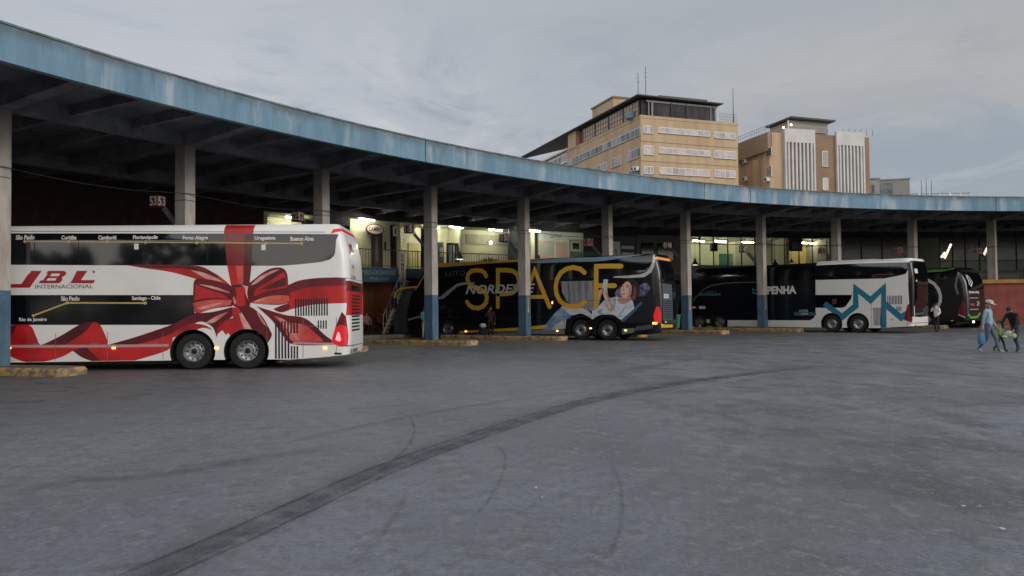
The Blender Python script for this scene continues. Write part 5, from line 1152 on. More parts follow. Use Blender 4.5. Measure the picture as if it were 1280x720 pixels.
# left face, running away
a = [(-0.522,29.869),(-0.484,28.628),(27.586,30.181),(27.62,29.096)]; win_row(B1, 'y', .15, a[2][0], a[1][1]-.05, a[0][1], 17, PANE)
a = [(-0.546,26.772),(-0.5,25.237),(4.089,26.774),(4.128,25.489)]; win_row(B1, 'y', .15, a[2][0], a[1][1]-.1, a[0][1], 4, PANEV)
a = [(6.603,26.741),(6.653,25.119),(9.971,26.755)]; win_row(B1, 'y', a[0][0], a[2][0], a[1][1]-.05, a[0][1]-.1, 3, PANEV)
a = [(11.654,26.587),(11.699,25.129),(16.483,26.814)]; win_row(B1, 'y', a[0][0], a[2][0], a[1][1]-.05, a[0][1]-.1, 4, PANEV)
a = [(-0.447,23.495),(-0.405,22.107),(3.927,23.761)]; win_row(B1, 'y', .15, a[2][0], a[1][1], a[0][1], 4, PANE3)
for i, q in enumerate([(1.889,23.522),(0.865,23.341)]):
    mb = MB(); mb.box((-.35, q[0], q[1]), (.55, .9, .65), FRAMEW, bev=.05); mb.lathe([(.001, -.001), (.24, -.002), (.26, .01)], SLOT, 14, Matrix.Translation((-.63, q[0], q[1])) @ Matrix.Rotation(-PI/2, 4, 'Y')); mb.build('air_conditioner', B1)
# top storey under the roof sheet
mb = MB(); mb.box((7.2, 6, 32.9), (13.8, 11.4, 2.7), WALLD); mb.build('top_storey', B1)
mb = MB(); mb.box((8.1, .1, 32.75), (11.6, .10, 2.3), NET); mb.build('netting', B1)
mb = MB()
for u in (1.5, 2.1, 5.6, 8.4, 13.0, 13.9): mb.box((u, .0, 32.95), (.16 if u not in (2.1, 13.9) else .3, .16, 2.5), GREYB if u < 3 or u > 12 else SLOT)
mb.box((7.7, 0, 34.05), (13.2, .12, .3), GREYB); mb.build('post', B1)
for i in range(4):
    y0 = .6+i*5.2; f = MB(); f.box((.12, y0+2.5, 33.0), (.12, 4.9, 2.4), mat('pane_peach', (.50, .40, .33), .3, var=.2, scale=.7)); pn = f.build('window', B1)
    f = MB()
    for z in (31.85, 32.6, 33.4, 34.15): f.box((.03, y0+2.5, z), (.08, 5.0, .09), TAND)
    for k in range(6): f.box((.02, y0+k, 33.0), (.08, .09 if k not in (0, 5) else .35, 2.4), TAND if k not in (0, 5) else ROOFD)
    f.build('glazing_bar', pn)
mb = MB(); mb.box((.4, 25.6, 33.1), (1.2, 3.6, 3.0), TAN); mb.box((1.6, 22.6, 32.7), (2, 3, 2.6), BRICK); mb.build('roof_room', B1)
a = [(29.063,31.418),(29.117,29.665),(37.862,32.841),(46.472,34.929)]
mb = MB(); mb.prism([(0.3, 28.6), (12, 28.6), (12, a[3][0]+2), (0.3, a[3][0]+2)], 0, a[0][1]+.35, TAN); mb.build('rear_wing', B1)
win_row(B1, 'y', 28.9, a[2][0], a[1][1], a[0][1]+.1, 4, PANEV, at=.25, fw=.3); win_row(B1, 'y', a[2][0]+.6, a[3][0], a[1][1], a[0][1]+.1, 4, PANE3, at=.25, fw=.3)
mb = MB(); mb.box((1.6, (28.8+a[3][0])/2, a[0][1]+.55), (3.8, a[3][0]-26.5, .3), FRAMEW); mb.build('wing_roof', B1)
mb = MB()
sl_ = [(-.95, -.9, 34.75), (14.9, -.9, 34.6), (14.9, 12, 34.6), (-.95, 55, 34.9)]
lo = [(x, y, z-.16) for x, y, z in sl_]
mb.add(sl_+lo, [(0, 1, 2, 3), (7, 6, 5, 4)]+[(i, i+4, (i+1) % 4+4, (i+1) % 4) for i in range(4)], ROOFD)
mb.box((7.5, 5.2, 34.72), (9.0, 11.6, .5), ROOFD); mb.build('roof', B1)
mb = MB(); mb.box((8.0, 19.5, 34.3), (9.5, 8.5, 9.2), TAN); mb.box((8.0, 19.5, 38.95), (9.9, 8.9, .3), TAND); mb.build('roof_tower', B1)
mb = MB()
for x in range(0, 9): mb.tube([(14.9+x*.4, .2, 31.7), (14.9+x*.4, .2, 33.2)], .03, GREYB, n=5)
for z in (32.2, 32.7, 33.2): mb.tube([(14.9, .2, z), (18.1, .2, z)], .025, GREYB, n=5)
mb.build('roof_railing', B1)
a = [(2.115,32.242)][0]; mb = MB(); mb.lathe([(.001, 0), (.9, 0), (.95, .9), (.8, 1.1), (.001, 1.15)], mat('tank_blue', (.20, .28, .33), .5), 18, Matrix.Translation((-.2, a[0]+.6, 31.75))); mb.build('water_tank', B1)
for i, (q, h) in enumerate(((0, 10.5), (1.6, 9.6))):
    t = thing('antenna_mast', ('taller', 'shorter')[i]+' of the two thin masts above the dark roof of the tan block', 'antenna', (24.3-q*.8, 134+q*.3, 34.0))
    mb = MB(); mb.tube([(0, 0, 0), (0, 0, h)], [.09, .05], STEELD, n=6)
    for z in (.82, .9): mb.tube([(-.3, 0, h*z), (.3, 0, h*z)], .025, STEELD, n=5)
    mb.build('mast', t)
    mb = MB(); mb.box((0, 0, .08), (.5, .5, .16), STEELD); mb.build('mast_foot', t)
t = thing('antenna_mast', 'single thin mast at the right roof corner of the tan block', 'antenna', (37.2, 125.0, 31.3))
mb = MB(); mb.tube([(0, 0, 0), (0, 0, 6.6)], [.09, .04], STEELD, n=6); mb.build('mast', t)
# -- block with white fins
az2 = math.atan2(5, 18.5)
B2 = thing('office_block', 'tan block with two groups of tall white vertical fins', 'building', (43.1, 125, 0), az2)
U = lambda zx: {}
us = [q[0] for q in [(0.486,25.192),(2.667,25.278),(8.534,25.511),(12.779,25.68),(18.409,25.903),(19.678,25.954)]]
mb = MB(); mb.prism([(us[0], 0), (us[5], 0), (us[5], 16), (us[0], 16)], 0, 30.4, TAN); mb.build('wall', B2)
mb = MB(); mb.box(((us[2]+us[3])/2, -.04, 15), (us[3]-us[2], .12, 30.9), TAND); mb.box(((us[4]+us[5])/2, -.05, 15), (us[5]-us[4]-.02, .12, 30.8), TAND); mb.build('brown_panel', B2)
for gi, (a, c) in enumerate(((us[1], us[2]), (us[3], us[4]))):
    mb = MB(); ztop = 28.8
    mb.box(((a+c)/2, -.25, 29.95), (c-a, .5, 2.3), WFIN)
    nf = 8
    wd = (c-a)/nf
    for i in range(nf+1): mb.box((a+wd*i if 0 < i < nf else (a+.16 if i == 0 else c-.16), -.26, 14.4), (wd*.46 if 0 < i < nf else .32, .52, 28.8), WFIN)
    mb.build('white_fins', B2)
    sl2 = MB()
    for i in range(nf): sl2.box((a+wd*(i+.5), -.03, 14.4), (wd*.62, .05, 28.7), mat('slot_shade', (.075, .07, .068), .7, var=.2))
    so2 = sl2.build('slot_wall', B2)
    p = MB()
    for i in range(nf):
        for z in (24.6, 20.3, 16.1): p.box((a+wd*(i+.5), -.07, z+((i*7) % 3)*.05), (wd*.4, .04, 1.2), PANE3)
        M = Matrix.Translation((a+wd*(i+.5), -.27, 27.15)) @ Matrix.Rotation(PI/2, 4, 'X')
    p.build('slot_window', so2)
for z0, z1 in ((25.0, 28.0), (21.0, 23.4), (16.8, 18.6)):
    um = (us[2]+us[3])/2; win_row(B2, 'x', um-.5, um+.55, z0, z1-.3, 1, PANE3, at=-.1)
# left flank with bays, dark windows and air conditioners
fl = [(-0.894,30.531)][0][0]
mb = MB()
for y0, y1, dx in ((0.0, 1.9, .5), (3.4, 5.0, .5)): mb.box((us[0]-dx/2, (y0+y1)/2, 13.3), (dx, y1-y0, 26.6), TAN)
mb.box((us[0]-.35, 5.4, 28.9), (.7, 10.6, 3.1), mat('tan_band', (.36, .27, .18), .85, var=.15)); mb.build('wall_bay', B2)
for pts, m in (([(-0.671,27.813),(0.991,26.319)], PANE3), ([(-0.57,24.749),(1.104,22.899)], PANE2), ([(3.85,28.146),(5.419,26.357)], PANE3), ([(4.17,24.973),(5.524,23.232)], PANE3), ([(8.239,28.623),(9.303,26.497)], PANE3)):
    win_row(B2, 'y', pts[0][0], pts[1][0], pts[1][1], pts[0][1], 1, m, at=us[0]-.52 if pts[0][0] < 2 else us[0]-.02)
for y, z in [(0.372,22.536),(7.539,27.011),(7.645,23.836)]:
    mb = MB(); mb.box((us[0]-.85 if y < 2 else us[0]-.35, y, z), (.6, .9, .7), FRAMEW, bev=.05); mb.lathe([(.001, -.002), (.25, -.002), (.27, .01)], SLOT, 12, Matrix.Translation((us[0]-1.16 if y < 2 else us[0]-.66, y, z)) @ Matrix.Rotation(-PI/2, 4, 'Y')); mb.build('air_conditioner', B2)
mb = MB(); mb.box((9.3, 5.0, 32.0), (7.4, 6.0, 2.4), mat('roof_room_grey', (.42, .40, .36), .8)); mb.box((9.3, 4.6, 33.35), (8.8, 7.6, .28), ROOFD, M=Matrix.Rotation(R_(1.5), 4, 'Y')); mb.box((9.0, 1.7, 31.6), (7.6, .1, .9), GREYB); mb.box((5.0, 1.8, 31.9), (.25, .25, 2.4), WFIN); mb.build('roof_room', B2)
mb = MB()
for i in range(16): mb.tube([(us[0]-.6, i*.7, 30.4), (us[0]-.6, i*.7, 31.6)], .03, GREYB, n=5)
mb.tube([(us[0]-.6, 0, 31.6), (us[0]-.6, 10.5, 31.6)], .035, GREYB, n=5); mb.tube([(us[0]-.6, 0, 31.1), (us[0]-.6, 10.5, 31.1)], .03, GREYB, n=5)
for i in range(6): mb.tube([(us[3]+2+i*1.2, .3, 30.8), (us[3]+2+i*1.2, .3, 31.9)], .05, GREYB, n=5)
mb.build('roof_railing', B2)
for q in [(2.991,31.412),(4.47,31.931)]:
    mb = MB(); mb.sphere((q[0], .3, q[1]), .17, mat('rooftop_lamp_lit', (.9, .7, .4), .5, emit=7, ecol=(1, .72, .42))); mb.tube([(q[0], .4, q[1]-.1), (q[0], .5, 30.8)], .05, STEELD, n=5); mb.build('roof_lamp', B2)
mb = MB(); mb.prism([(us[0]+.5, 16), (us[5]-2, 16), (us[5]-2, 36), (us[0]+.5, 36)], 0, 29.5, TAND); mb.build('rear_wing', B2)
# -- low grey blocks further right
def grey_block(px0, px1, ytop, D, depth, lab, m, wins):
    x0 = (px0-640)/943.26*D; x1 = (px1-640)/943.26*D; z = 1.65+(378-ytop)/943.26*D
    t = thing('grey_building', lab, 'building', ((x0+x1)/2, D, 0), R_(-18)); w_ = (x1-x0)*.96
    mb = MB(); mb.box((0, depth/2, z/2), (w_, depth, z), m); mb.box((0, depth/2, z+.12), (w_+.3, depth+.3, .24), GREYB); mb.build('wall', t)
    for (u0, u1, a, c) in wins: win_row(t, 'x', -w_/2+u0*w_, -w_/2+u1*w_, z+a, z+c, 2, PANE3, frame=GREYB)
    return t, z
grey_block(1086.5, 1102, 222, 150, 8, 'small pale grey block beside the white fins', mat('pale_render', (.40, .39, .37), .85), [(.15, .6, -2.6, -1.0)])
t, z = grey_block(1101, 1139, 223, 165, 9, 'square grey block with a dark glazed left half', mat('warm_grey_render', (.33, .32, .31), .85, var=.1), [])
mb = MB(); mb.box((-1.6, -.02, z-2.6), (2.8, .06, 4.0), PANE); mb.build('glazing', t)
x0 = (1113-640)/943.26*170; x1 = (1216-640)/943.26*170; zt_ = 1.65+(378-240.5)/943.26*170
t = thing('low_grey_roof', 'long low pale grey roof with railings just above the canopy edge', 'building', ((x0+x1)/2, 170, 0), R_(-3))
mb = MB(); mb.box((0, 4, zt_/2-.6), (x1-x0, 8, zt_-1.2), mat('pale_render', (.4, .39, .37))); mb.build('wall', t)
mb = MB()
for i in range(9): mb.box((-(x1-x0)/2+.3+(x1-x0-.6)*i/8, 0, zt_-.55), (.5 if i % 3 == 0 else .2, .3, 1.1), FRAMEW)
mb.box((0, 0, zt_-.06), (x1-x0, .25, .16), GREYB); mb.box((0, .1, zt_-.8), (x1-x0, .1, .12), GREYB); mb.build('railing', t)
for i, (px_, yt) in enumerate(((1155, 221), (1161, 219), (1167.5, 222))):
    D = 174; x = (px_-640)/943.26*D; t = thing('antenna_mast', ('left', 'middle', 'right')[i]+' one of three thin masts standing on the low grey roof', 'antenna', (x, D, zt_-1.2), 0, 'three masts on the low roof')
    h = (245-yt)/943.26*D+.6
    mb = MB(); mb.tube([(0, 0, 0), (0, 0, h)], [.09, .05], STEELD, n=6); mb.build('mast', t)
    mb = MB(); mb.box((0, 0, .1), (.5, .5, .2), STEELD); mb.build('mast_foot', t)
# ------------------------------------------------------------------ people
def cloth(name, c, **k): return mat(name, c, .85, var=.15, scale=9, **k)
BASE = dict(pelvis=(0, 0, .93), waist=(0, .0, 1.08), chest=(0, .005, 1.30), neck=(0, .01, 1.46), chin=(0, -.01, 1.55), head=(0, -.02, 1.63), crown=(0, -.005, 1.71), nose=(0, -.125, 1.605),
 hipL=(.095, 0, .88), kneeL=(.10, -.015, .49), ankL=(.10, .03, .09), ballL=(.115, -.12, .035), hipR=(-.095, 0, .88), kneeR=(-.10, -.015, .49), ankR=(-.10, .03, .09), ballR=(-.115, -.12, .035),
 shL=(.18, .015, 1.41), elL=(.235, .03, 1.12), wrL=(.245, -.05, .87), shR=(-.18, .015, 1.41), elR=(-.235, .03, 1.12), wrR=(-.245, -.05, .87))
RAD = dict(pelvis=(.155, .115), waist=(.135, .105), chest=(.165, .115), neck=(.055, .055), chin=(.062, .07), head=(.078, .095), crown=(.06, .075), nose=(.015, .015), hip=(.092, .095), knee=(.062, .064), ank=(.045, .05), ball=(.042, .032), sh=(.072, .072), el=(.048, .048), wr=(.032, .028))
def person(label, loc, rz, pose, mats, scale=1.0, hair='short', extra=None, lean=None, group=None):
    """one skinned body mesh grown from a posed skeleton (faces -y); mats: top, legs, shoes"""
    J = {k: Vector(v) for k, v in BASE.items()}
    if lean:        # upper body pitched forward about the pelvis
        q = Matrix.Rotation(lean, 3, 'X'); P0 = J['pelvis'].copy()
        for k in ('waist', 'chest', 'neck', 'chin', 'head', 'crown', 'nose', 'shL', 'elL', 'wrL', 'shR', 'elR', 'wrR'): J[k] = P0+q @ (J[k]-P0)
    for k, v in pose.items(): J[k] = Vector(v)
    if 'head_off' in J:
        d = J.pop('head_off')
        for k in ('chin', 'head', 'crown', 'nose'): J[k] = J[k]+d
    E = [('pelvis', 'waist'), ('waist', 'chest'), ('chest', 'neck'), ('neck', 'chin'), ('chin', 'head'), ('head', 'crown'), ('head', 'nose')]
    for s in 'LR': E += [('pelvis', 'hip'+s), ('hip'+s, 'knee'+s), ('knee'+s, 'ank'+s), ('ank'+s, 'ball'+s), ('chest', 'sh'+s), ('sh'+s, 'el'+s), ('el'+s, 'wr'+s)]
    names = list(J); pts = [J[n] for n in names]; rad = []
    for n in names: rad.append(RAD.get(n) or RAD[n[:-1]])
    ed = [(names.index(a), names.index(b)) for a, b in E]; reg = list(names)
    for s, sg in (('L', 1), ('R', -1)):
        w_ = J['wr'+s]; d = (w_-J['el'+s]).normalized(); sd = Vector((sg, 0, 0)); sd = (sd-d*sd.dot(d)); sd = sd.normalized() if sd.length > .1 else d.orthogonal().normalized()
        fr = d.cross(sd)*(-sg); acr = fr.normalized()
        pi = len(pts); pts.append(w_+d*.07); rad.append((.034, .022)); reg.append('hand'); ed.append((names.index('wr'+s), pi))
        for i, (o, l) in enumerate(((-.030, .075), (-.010, .085), (.010, .08), (.028, .062))):
            a0 = len(pts); pts.append(w_+d*.095+acr*o); rad.append((.010, .010)); reg.append('hand'); ed.append((pi, a0))
            pts.append(w_+d*(.095+l*.55)+acr*o*1.15-sd*sg*.012*sg); rad.append((.009, .009)); reg.append('hand'); ed.append((a0, a0+1))
            pts.append(w_+d*(.09+l*.9)+acr*o*1.15-sd*.034); rad.append((.007, .007)); reg.append('hand'); ed.append((a0+1, a0+2))
        a0 = len(pts); pts.append(w_+d*.045-acr*.045-sd*.012); rad.append((.012, .012)); reg.append('hand'); ed.append((names.index('wr'+s), a0))
        pts.append(w_+d*.095-acr*.055-sd*.03); rad.append((.009, .009)); reg.append('hand'); ed.append((a0, a0+1))
    me = bpy.data.meshes.new('body'); me.from_pydata([p*scale for p in pts], ed, [])
    t = thing('person', label, 'person', loc, rz, group)
    o = bpy.data.objects.new('body', me); COL.objects.link(o)
    bm = bmesh.new(); bm.from_mesh(me); ly = bm.verts.layers.skin.verify(); bm.verts.ensure_lookup_table()
    for v, r in zip(bm.verts, rad): v[ly].radius = (r[0]*scale, r[1]*scale)
    bm.verts[0][ly].use_root = True; bm.to_mesh(me); bm.free()
    o.modifiers.new('skin', 'SKIN').use_smooth_shade = True
    sb = o.modifiers.new('sub', 'SUBSURF'); sb.levels = sb.render_levels = 1
    bpy.context.view_layer.update(); dg = bpy.context.evaluated_depsgraph_get(); me2 = bpy.data.meshes.new_from_object(o.evaluated_get(dg), depsgraph=dg)
    o.modifiers.clear(); o.data = me2; o.parent = t; me2.name = 'body'
    for m in (SKIN, mats[0], mats[1], mats[2]): me2.materials.append(m)
    # which garment covers a face: nearest bone
    sleeve = mats[3] if len(mats) > 3 else 1.0
    segs = []
    for (a, c) in ed:
        ra, rc = reg[a], reg[c]; n = {ra, rc}
        if 'hand' in n or n & {'chin', 'head', 'crown', 'nose'}: g_ = 0
        elif any(x.startswith('ball') for x in n): g_ = 3
        elif any(x.startswith(('knee', 'ank', 'hip')) for x in n): g_ = 2
        else: g_ = 1
        segs.append((pts[a]*scale, pts[c]*scale, g_, max(rad[a][0], rad[c][0])*scale, ra.startswith('el') and rc.startswith('wr')))
    for p in me2.polygons:
        c = p.center; best = (9, 0)
        for a, b_, g_, r_, fore in segs:
            ab = b_-a; u = max(0, min(1, (c-a).dot(ab)/max(1e-9, ab.length_squared))); dd = (c-(a+ab*u)).length-r_*.8
            gg = g_
            if fore and u > sleeve: gg = 0
            if dd < best[0]: best = (dd, gg)
        p.material_index = best[1]; p.use_smooth = True
    H = J['head']*scale; fwd = (J['nose']-J['head']).normalized(); up = (J['crown']-J['chin']).normalized(); rt = up.cross(fwd).normalized(); up = fwd.cross(rt)
    Rm = Matrix((rt, -fwd, up)).transposed().to_4x4()
    if hair:
        mb = MB(); rr = .1
        vs = []; fs = []; n = 14
        for i in range(9):
            ph = PI*.60*i/8
            for j in range(n):
                th = 2*PI*j/n; fr_ = -math.sin(th)
                ph2 = ph*(1 if fr_ < .25 else (1-.52*max(0, fr_-.25)))
                if hair == 'long' and fr_ < .1: ph2 = ph*1.25
                v = Vector((.092*math.sin(ph2)*math.cos(th), .108*math.sin(ph2)*math.sin(th)*-1*-1, .105*math.cos(ph2)))
                vs.append(Vector((v.x, -v.y if False else v.y*1.0, v.z)))
        for i in range(8):
            for j in range(n): fs.append((i*n+j, i*n+(j+1) % n, (i+1)*n+(j+1) % n, (i+1)*n+j))
        Mh = Matrix.Translation(H+up*.018*scale+fwd*-.012*scale) @ Rm @ Matrix.Rotation(0, 4, 'Z') @ Matrix.Diagonal((scale*1.02, scale*1.02, scale*1.02, 1))
        mb.add([Mh @ Vector((v.x, v.y, v.z)) for v in vs], fs, HAIR, True)
        if hair == 'tail': mb.tube([H-fwd*.10*scale+up*.04*scale, H-fwd*.16*scale-up*.03*scale, H-fwd*.13*scale-up*.14*scale], [.03*scale, .035*scale, .012*scale], HAIR, n=8)
        mb.build('hair', t)
    mb = MB()
    for s in (1, -1):
        mb.sphere(H+fwd*.082*scale+rt*s*.032*scale+up*.012*scale, .011*scale, mat('eye', (.03, .02, .015), .2), 8); 
    mb.build('eye', t)
    mb = MB(); mb.sphere(H+fwd*.078*scale-up*.058*scale, .02*scale, mat('lip', (.28, .10, .08), .5), 8, (1, .4, .35)); mb.build('mouth', t)
    mb = MB()
    for s in (1, -1): mb.sphere(H+rt*s*.086*scale-up*.005*scale, .028*scale, SKIN, 8, (.35, .8, 1.1))
    mb.build('ear', t)
    return t, H, Rm, scale
def cap(t, H, Rm, s, m, brim=True):
    M = Matrix.Translation(H+Rm.to_3x3() @ Vector((0, 0, .045*s))) @ Rm @ Matrix.Diagonal((s, s, s, 1))
    mb = MB(); mb.lathe([(.105, -.01), (.108, .02), (.095, .06), (.06, .088), (.001, .098)], m, 18, M @ Matrix.Diagonal((1, 1.12, 1, 1)))
    if brim:
        n = 9; top = [Vector((.10*math.cos(PI+PI*i/(n-1)), .115*math.sin(PI+PI*i/(n-1)), .0)) for i in range(n)]
        outp = [Vector((.088*math.cos(PI+PI*i/(n-1)), -.09+.125*math.sin(PI+PI*i/(n-1)), -.02)) for i in range(n)]
        vs = [M @ v for v in top+outp]+[M @ (v-Vector((0, 0, .008))) for v in top+outp]
        mb.add(vs, [(i, i+1, n+i+1, n+i) for i in range(n-1)]+[(2*n+i, 3*n+i, 3*n+i+1, 2*n+i+1) for i in range(n-1)]+[(n+i, n+i+1, 3*n+i+1, 3*n+i) for i in range(n-1)], m)
    return mb.build('cap', t)
JEANS = cloth('blue_jeans', (.085, .14, .20)); DKT = cloth('dark_trousers', (.012, .013, .018)); SHOEW = cloth('pale_shoes', (.45, .45, .46)); SHOED = cloth('dark_shoes', (.015, .014, .014))
p = [(15.507,24.59)][0]
wk = dict(kneeL=(.09, -.17, .50), ankL=(.09, -.24, .10), ballL=(.10, -.39, .05), kneeR=(-.09, .02, .49), ankR=(-.09, .30, .16), ballR=(-.10, .18, .045))
pt = person('man in light blue long-sleeved shirt, jeans and white cap walking with a blue bag', (p[0], p[1], 0), R_(40), dict(wk, elR=(-.25, .07, 1.13), wrR=(-.27, .10, .86), elL=(.25, -.0, 1.13), wrL=(.23, -.12, .90)), (cloth('light_blue_shirt', (.27, .42, .50)), JEANS, SHOEW), .985, 'short')
cap(*pt, cloth('white_cap', (.58, .56, .54)))
q = Matrix.Rotation(R_(40), 3, 'Z') @ Vector((-.29, .13, 0))
t = thing('plastic_bag', 'blue plastic shopping bag hanging from the hand of the man in the white cap', 'bag', (p[0]+q.x, p[1]+q.y, .30), R_(40))
mb = MB(); mb.lathe([(.001, 0), (.13, .01), (.17, .10), (.15, .26), (.09, .36), (.03, .40)], cloth('blue_plastic', (.07, .17, .34)), 14, Matrix.Diagonal((1, .6, 1, 1))); mb.build('sack', t)
mb = MB(); mb.tube([(-.02, 0, .38), (-.03, 0, .46), (0, -.01, .51), (.03, 0, .46), (.02, 0, .38)], .012, cloth('blue_plastic', (.07, .17, .34)), n=6); mb.build('handle', t)
p = [(16.691,25.037)][0]
wk2 = dict(kneeL=(.10, -.20, .50), ankL=(.10, -.10, .10), ballL=(.11, -.26, .04), kneeR=(-.09, .04, .49), ankR=(-.09, .32, .15), ballR=(-.09, .19, .04))
pt = person('person in black hooded top and dark green trousers bending forward while walking', (p[0], p[1], 0), R_(-62), dict(wk2, elL=(.24, -.42, 1.05), wrL=(.20, -.50, .82), elR=(-.24, -.42, 1.08), wrR=(-.20, -.46, .84)), (cloth('black_top', (.012, .012, .014)), cloth('dark_green_trousers', (.05, .085, .085)), SHOED), .92, 'tail', lean=R_(32))
p = [(16.205,24.902)][0]
pt = person('small child in dark clothes with lime sleeves beside the man in the white cap', (p[0], p[1]+.25, 0), R_(28), dict(wk), (cloth('lime_white_jacket', (.30, .42, .16)), cloth('child_trousers', (.03, .035, .03)), SHOED), .60, 'short')
t = thing('toy_bundle', 'pale lime stuffed bundle carried in front of the small child', 'bundle', (p[0]+.10, p[1]-.08, .55))
mb = MB(); mb.sphere((0, 0, .06), .12, cloth('pale_lime', (.45, .58, .36)), 12, (1.2, .8, .9)); mb.build('bundle', t)
mb = MB(); mb.sphere((.13, -.02, .0), .09, cloth('pale_lime', (.45, .58, .36)), 10); mb.sphere((-.14, .0, -.03), .06, cloth('pale_lime', (.45, .58, .36)), 10, (1.6, 1, .8)); mb.build('knot', t)
p = [(24.155,43.015)][0]
pt = person('man in white shirt and dark trousers phoning beside the navy coach tail', (p[0], p[1], 0), R_(-75), dict(elR=(-.30, -.12, 1.22), wrR=(-.15, -.10, 1.50), elL=(.27, .02, 1.14), wrL=(.22, -.18, .98)), (cloth('white_shirt', (.78, .78, .78)), DKT, SHOED, .95), .95, 'short')
q = Matrix.Rotation(R_(-75), 3, 'Z') @ Vector((-.10, -.07, 0))
t = thing('mobile_phone', 'small dark phone held to the ear of the man in the white shirt', 'phone', (p[0]+q.x, p[1]+q.y, 1.50))
mb = MB(); mb.box((0, 0, .07), (.03, .07, .14), SLOT, bev=.008, rz=R_(-75)); mb.build('case', t)
mb = MB(); mb.box((.017, 0, .07), (.004, .06, .12), GLASSD, rz=R_(-75)); mb.build('screen', t)
p = [(-1.148,40.72)][0]; PK = pol(RC_, 4)
pt = person('man in dark maroon jumper standing by the yellow letters with a hand at his face', (p[0], p[1]-1.0, 0), R_(-8), dict(elR=(-.26, -.10, 1.16), wrR=(-.10, -.19, 1.42), ankL=(.13, .03, .09), ballL=(.16, -.12, .035)), (cloth('maroon_jumper', (.055, .016, .028)), DKT, SHOED), 1.0, 'short')
t = thing('rucksack', 'black rucksack with a white bundle on top standing by the man in the maroon jumper', 'rucksack', (p[0]-.42, p[1]-1.0, 0))
mb = MB(); mb.lathe([(.001, 0), (.19, .02), (.22, .2), (.20, .5), (.14, .62), (.001, .64)], cloth('black_cordura', (.012, .012, .014)), 14, Matrix.Diagonal((1, .75, 1, 1))); mb.build('sack', t)
mb = MB(); mb.sphere((.02, -.03, .72), .17, cloth('white_bundle', (.55, .54, .52)), 12, (1.1, .8, .75)); mb.build('bundle', t)
mb = MB(); mb.box((0, -.16, .25), (.26, .08, .24), cloth('black_cordura', (.012, .012, .014)), bev=.03); mb.build('pocket', t)
p = [(-5.137,44.051)][0]
pt = person('person in teal top half hidden behind the column at the yellow lettered bus nose', (-4.72, 40.6, 0), R_(30), dict(elR=(-.22, -.06, 1.14), wrR=(-.14, -.2, .98)), (cloth('teal_top', (.05, .26, .22)), cloth('pale_trousers', (.28, .28, .25)), SHOED), 1.0, 'short')
t = thing('litter_bin', 'green litter bin with a pale foot by the navy bus nose', 'bin', (9.95, 45.9, .004), R_(20))
mb = MB(); mb.lathe([(.001, .30), (.20, .30), (.27, 1.05), (.28, 1.08), (.25, 1.08), (.24, 1.0), (.001, .4)], mat('bin_green', (.03, .22, .16), .5), 18); mb.build('barrel', t)
mb = MB(); mb.lathe([(.30, 1.04), (.30, 1.10), (.27, 1.11), (.27, 1.04)], mat('bin_rim', (.05, .30, .22), .5), 18); mb.build('rim', t)
mb = MB(); mb.lathe([(.22, 0), (.2, .06), (.07, .12), (.06, .3), (.001, .31)], mat('bin_foot', (.45, .46, .44), .6), 14); mb.build('foot', t)
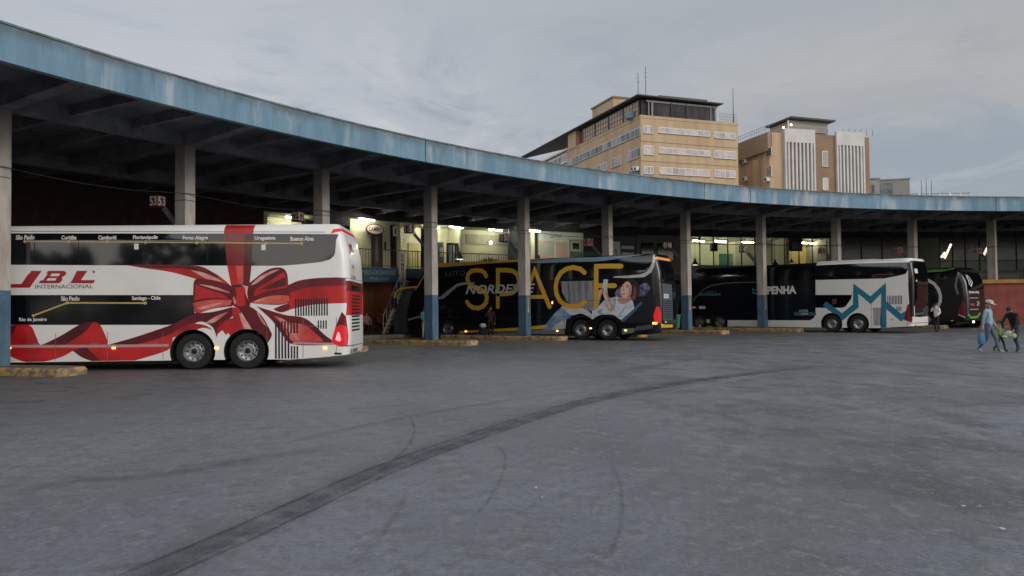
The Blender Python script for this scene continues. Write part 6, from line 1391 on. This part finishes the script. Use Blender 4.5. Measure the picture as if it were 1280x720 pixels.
# waiting passengers on a bench in front of the orange wall
k0 = kx(469, 67.4); bp_ = pol(67.4, k0, .20); ba = ang(k0)
t = thing('waiting_bench', 'dark bench against the orange wall behind the tail of the bow bus', 'bench', bp_, ba)
mb = MB(); mb.box((0, 0, .43), (2.6, .45, .05), DOORB); mb.build('seat', t)
mb = MB(); mb.box((0, .24, .72), (2.6, .04, .42), DOORB); mb.build('backrest', t)
for s in (-1.1, 1.1):
    mb = MB(); mb.box((s, 0, .2), (.06, .42, .41), SLOT); mb.build('leg', t)
sit = dict(hipL=(.095, 0, .90), kneeL=(.12, -.42, .94), ankL=(.12, -.44, .52), ballL=(.13, -.58, .47), hipR=(-.095, 0, .90), kneeR=(-.12, -.42, .94), ankR=(-.12, -.40, .52), ballR=(-.13, -.54, .47), elL=(.24, -.10, 1.16), wrL=(.12, -.30, 1.05), elR=(-.24, -.10, 1.16), wrR=(-.12, -.30, 1.05))
for dx, c, nm, lab in ((-.62, (.40, .17, .15), 'salmon_top', 'seated passenger in a salmon top on the bench, left one'), (.28, (.24, .05, .05), 'dull_red_top', 'seated passenger in a dull red top on the bench, right one')):
    q = bp_+Matrix.Rotation(ba, 3, 'Z') @ Vector((dx, 0, -.43))
    person(lab, q, ba+R_(8*(dx > 0)), sit, (cloth(nm, c), DKT, SHOED), 1.0, 'short')
# scraps of paper lying about the yard
rr = random.Random(5)
for i, q in enumerate([(3.595,6.089),(3.72,6.084),(3.512,5.486),(0.198,6.877),(0.227,6.507),(-2.283,6.325)]):
    t = tag(MB().build('paper_scrap'), 'tiny scrap of pale litter lying on the asphalt', 'litter', 'scraps of litter on the yard')
    n = 7; s = rr.uniform(.007, .016)
    me = t.data; vs = [(s*(1+.4*rr.random())*math.cos(2*PI*j/n)*1.4, s*math.sin(2*PI*j/n), .012+rr.uniform(0, .02)) for j in range(n)]+[(0, 0, .03)]
    me.from_pydata(vs, [], [(j, (j+1) % n, n) for j in range(n)]); me.materials.append(mat('litter_paper', (.42, .42, .41), .8)); t.location = (q[0], q[1], 0)
# dark tree mass across the road behind the viewer: it is what the coach windows mirror
mb = MB(); rr = random.Random(9); LEAF = mat('far_leaf', (.035, .05, .025), .8, var=.4, scale=.3)
for i in range(5200):
    x = rr.uniform(-150, 130); hmax = 8.5+3.2*math.sin(x*.11)+2.2*math.sin(x*.31+1)+1.2*math.sin(x*.9); z = hmax*rr.random()**.6; y = -62-rr.uniform(0, 6)+2*math.sin(x*.4)
    s = rr.uniform(.5, 1.3); a = rr.uniform(0, PI); d = Vector((math.cos(a), math.sin(a)*.5, rr.uniform(-.4, .4)))*s; e = Vector((0, rr.uniform(-.4, .4), 1))*s*.8; c = Vector((x, y, z))
    mb.add([c-d, c-e, c+d, c+e], [(0, 1, 2, 3)], LEAF)
o = tag(mb.build('far_trees'), 'dark mass of trees far behind the viewer, mirrored in the coach windows', 'trees'); o['kind'] = 'stuff'
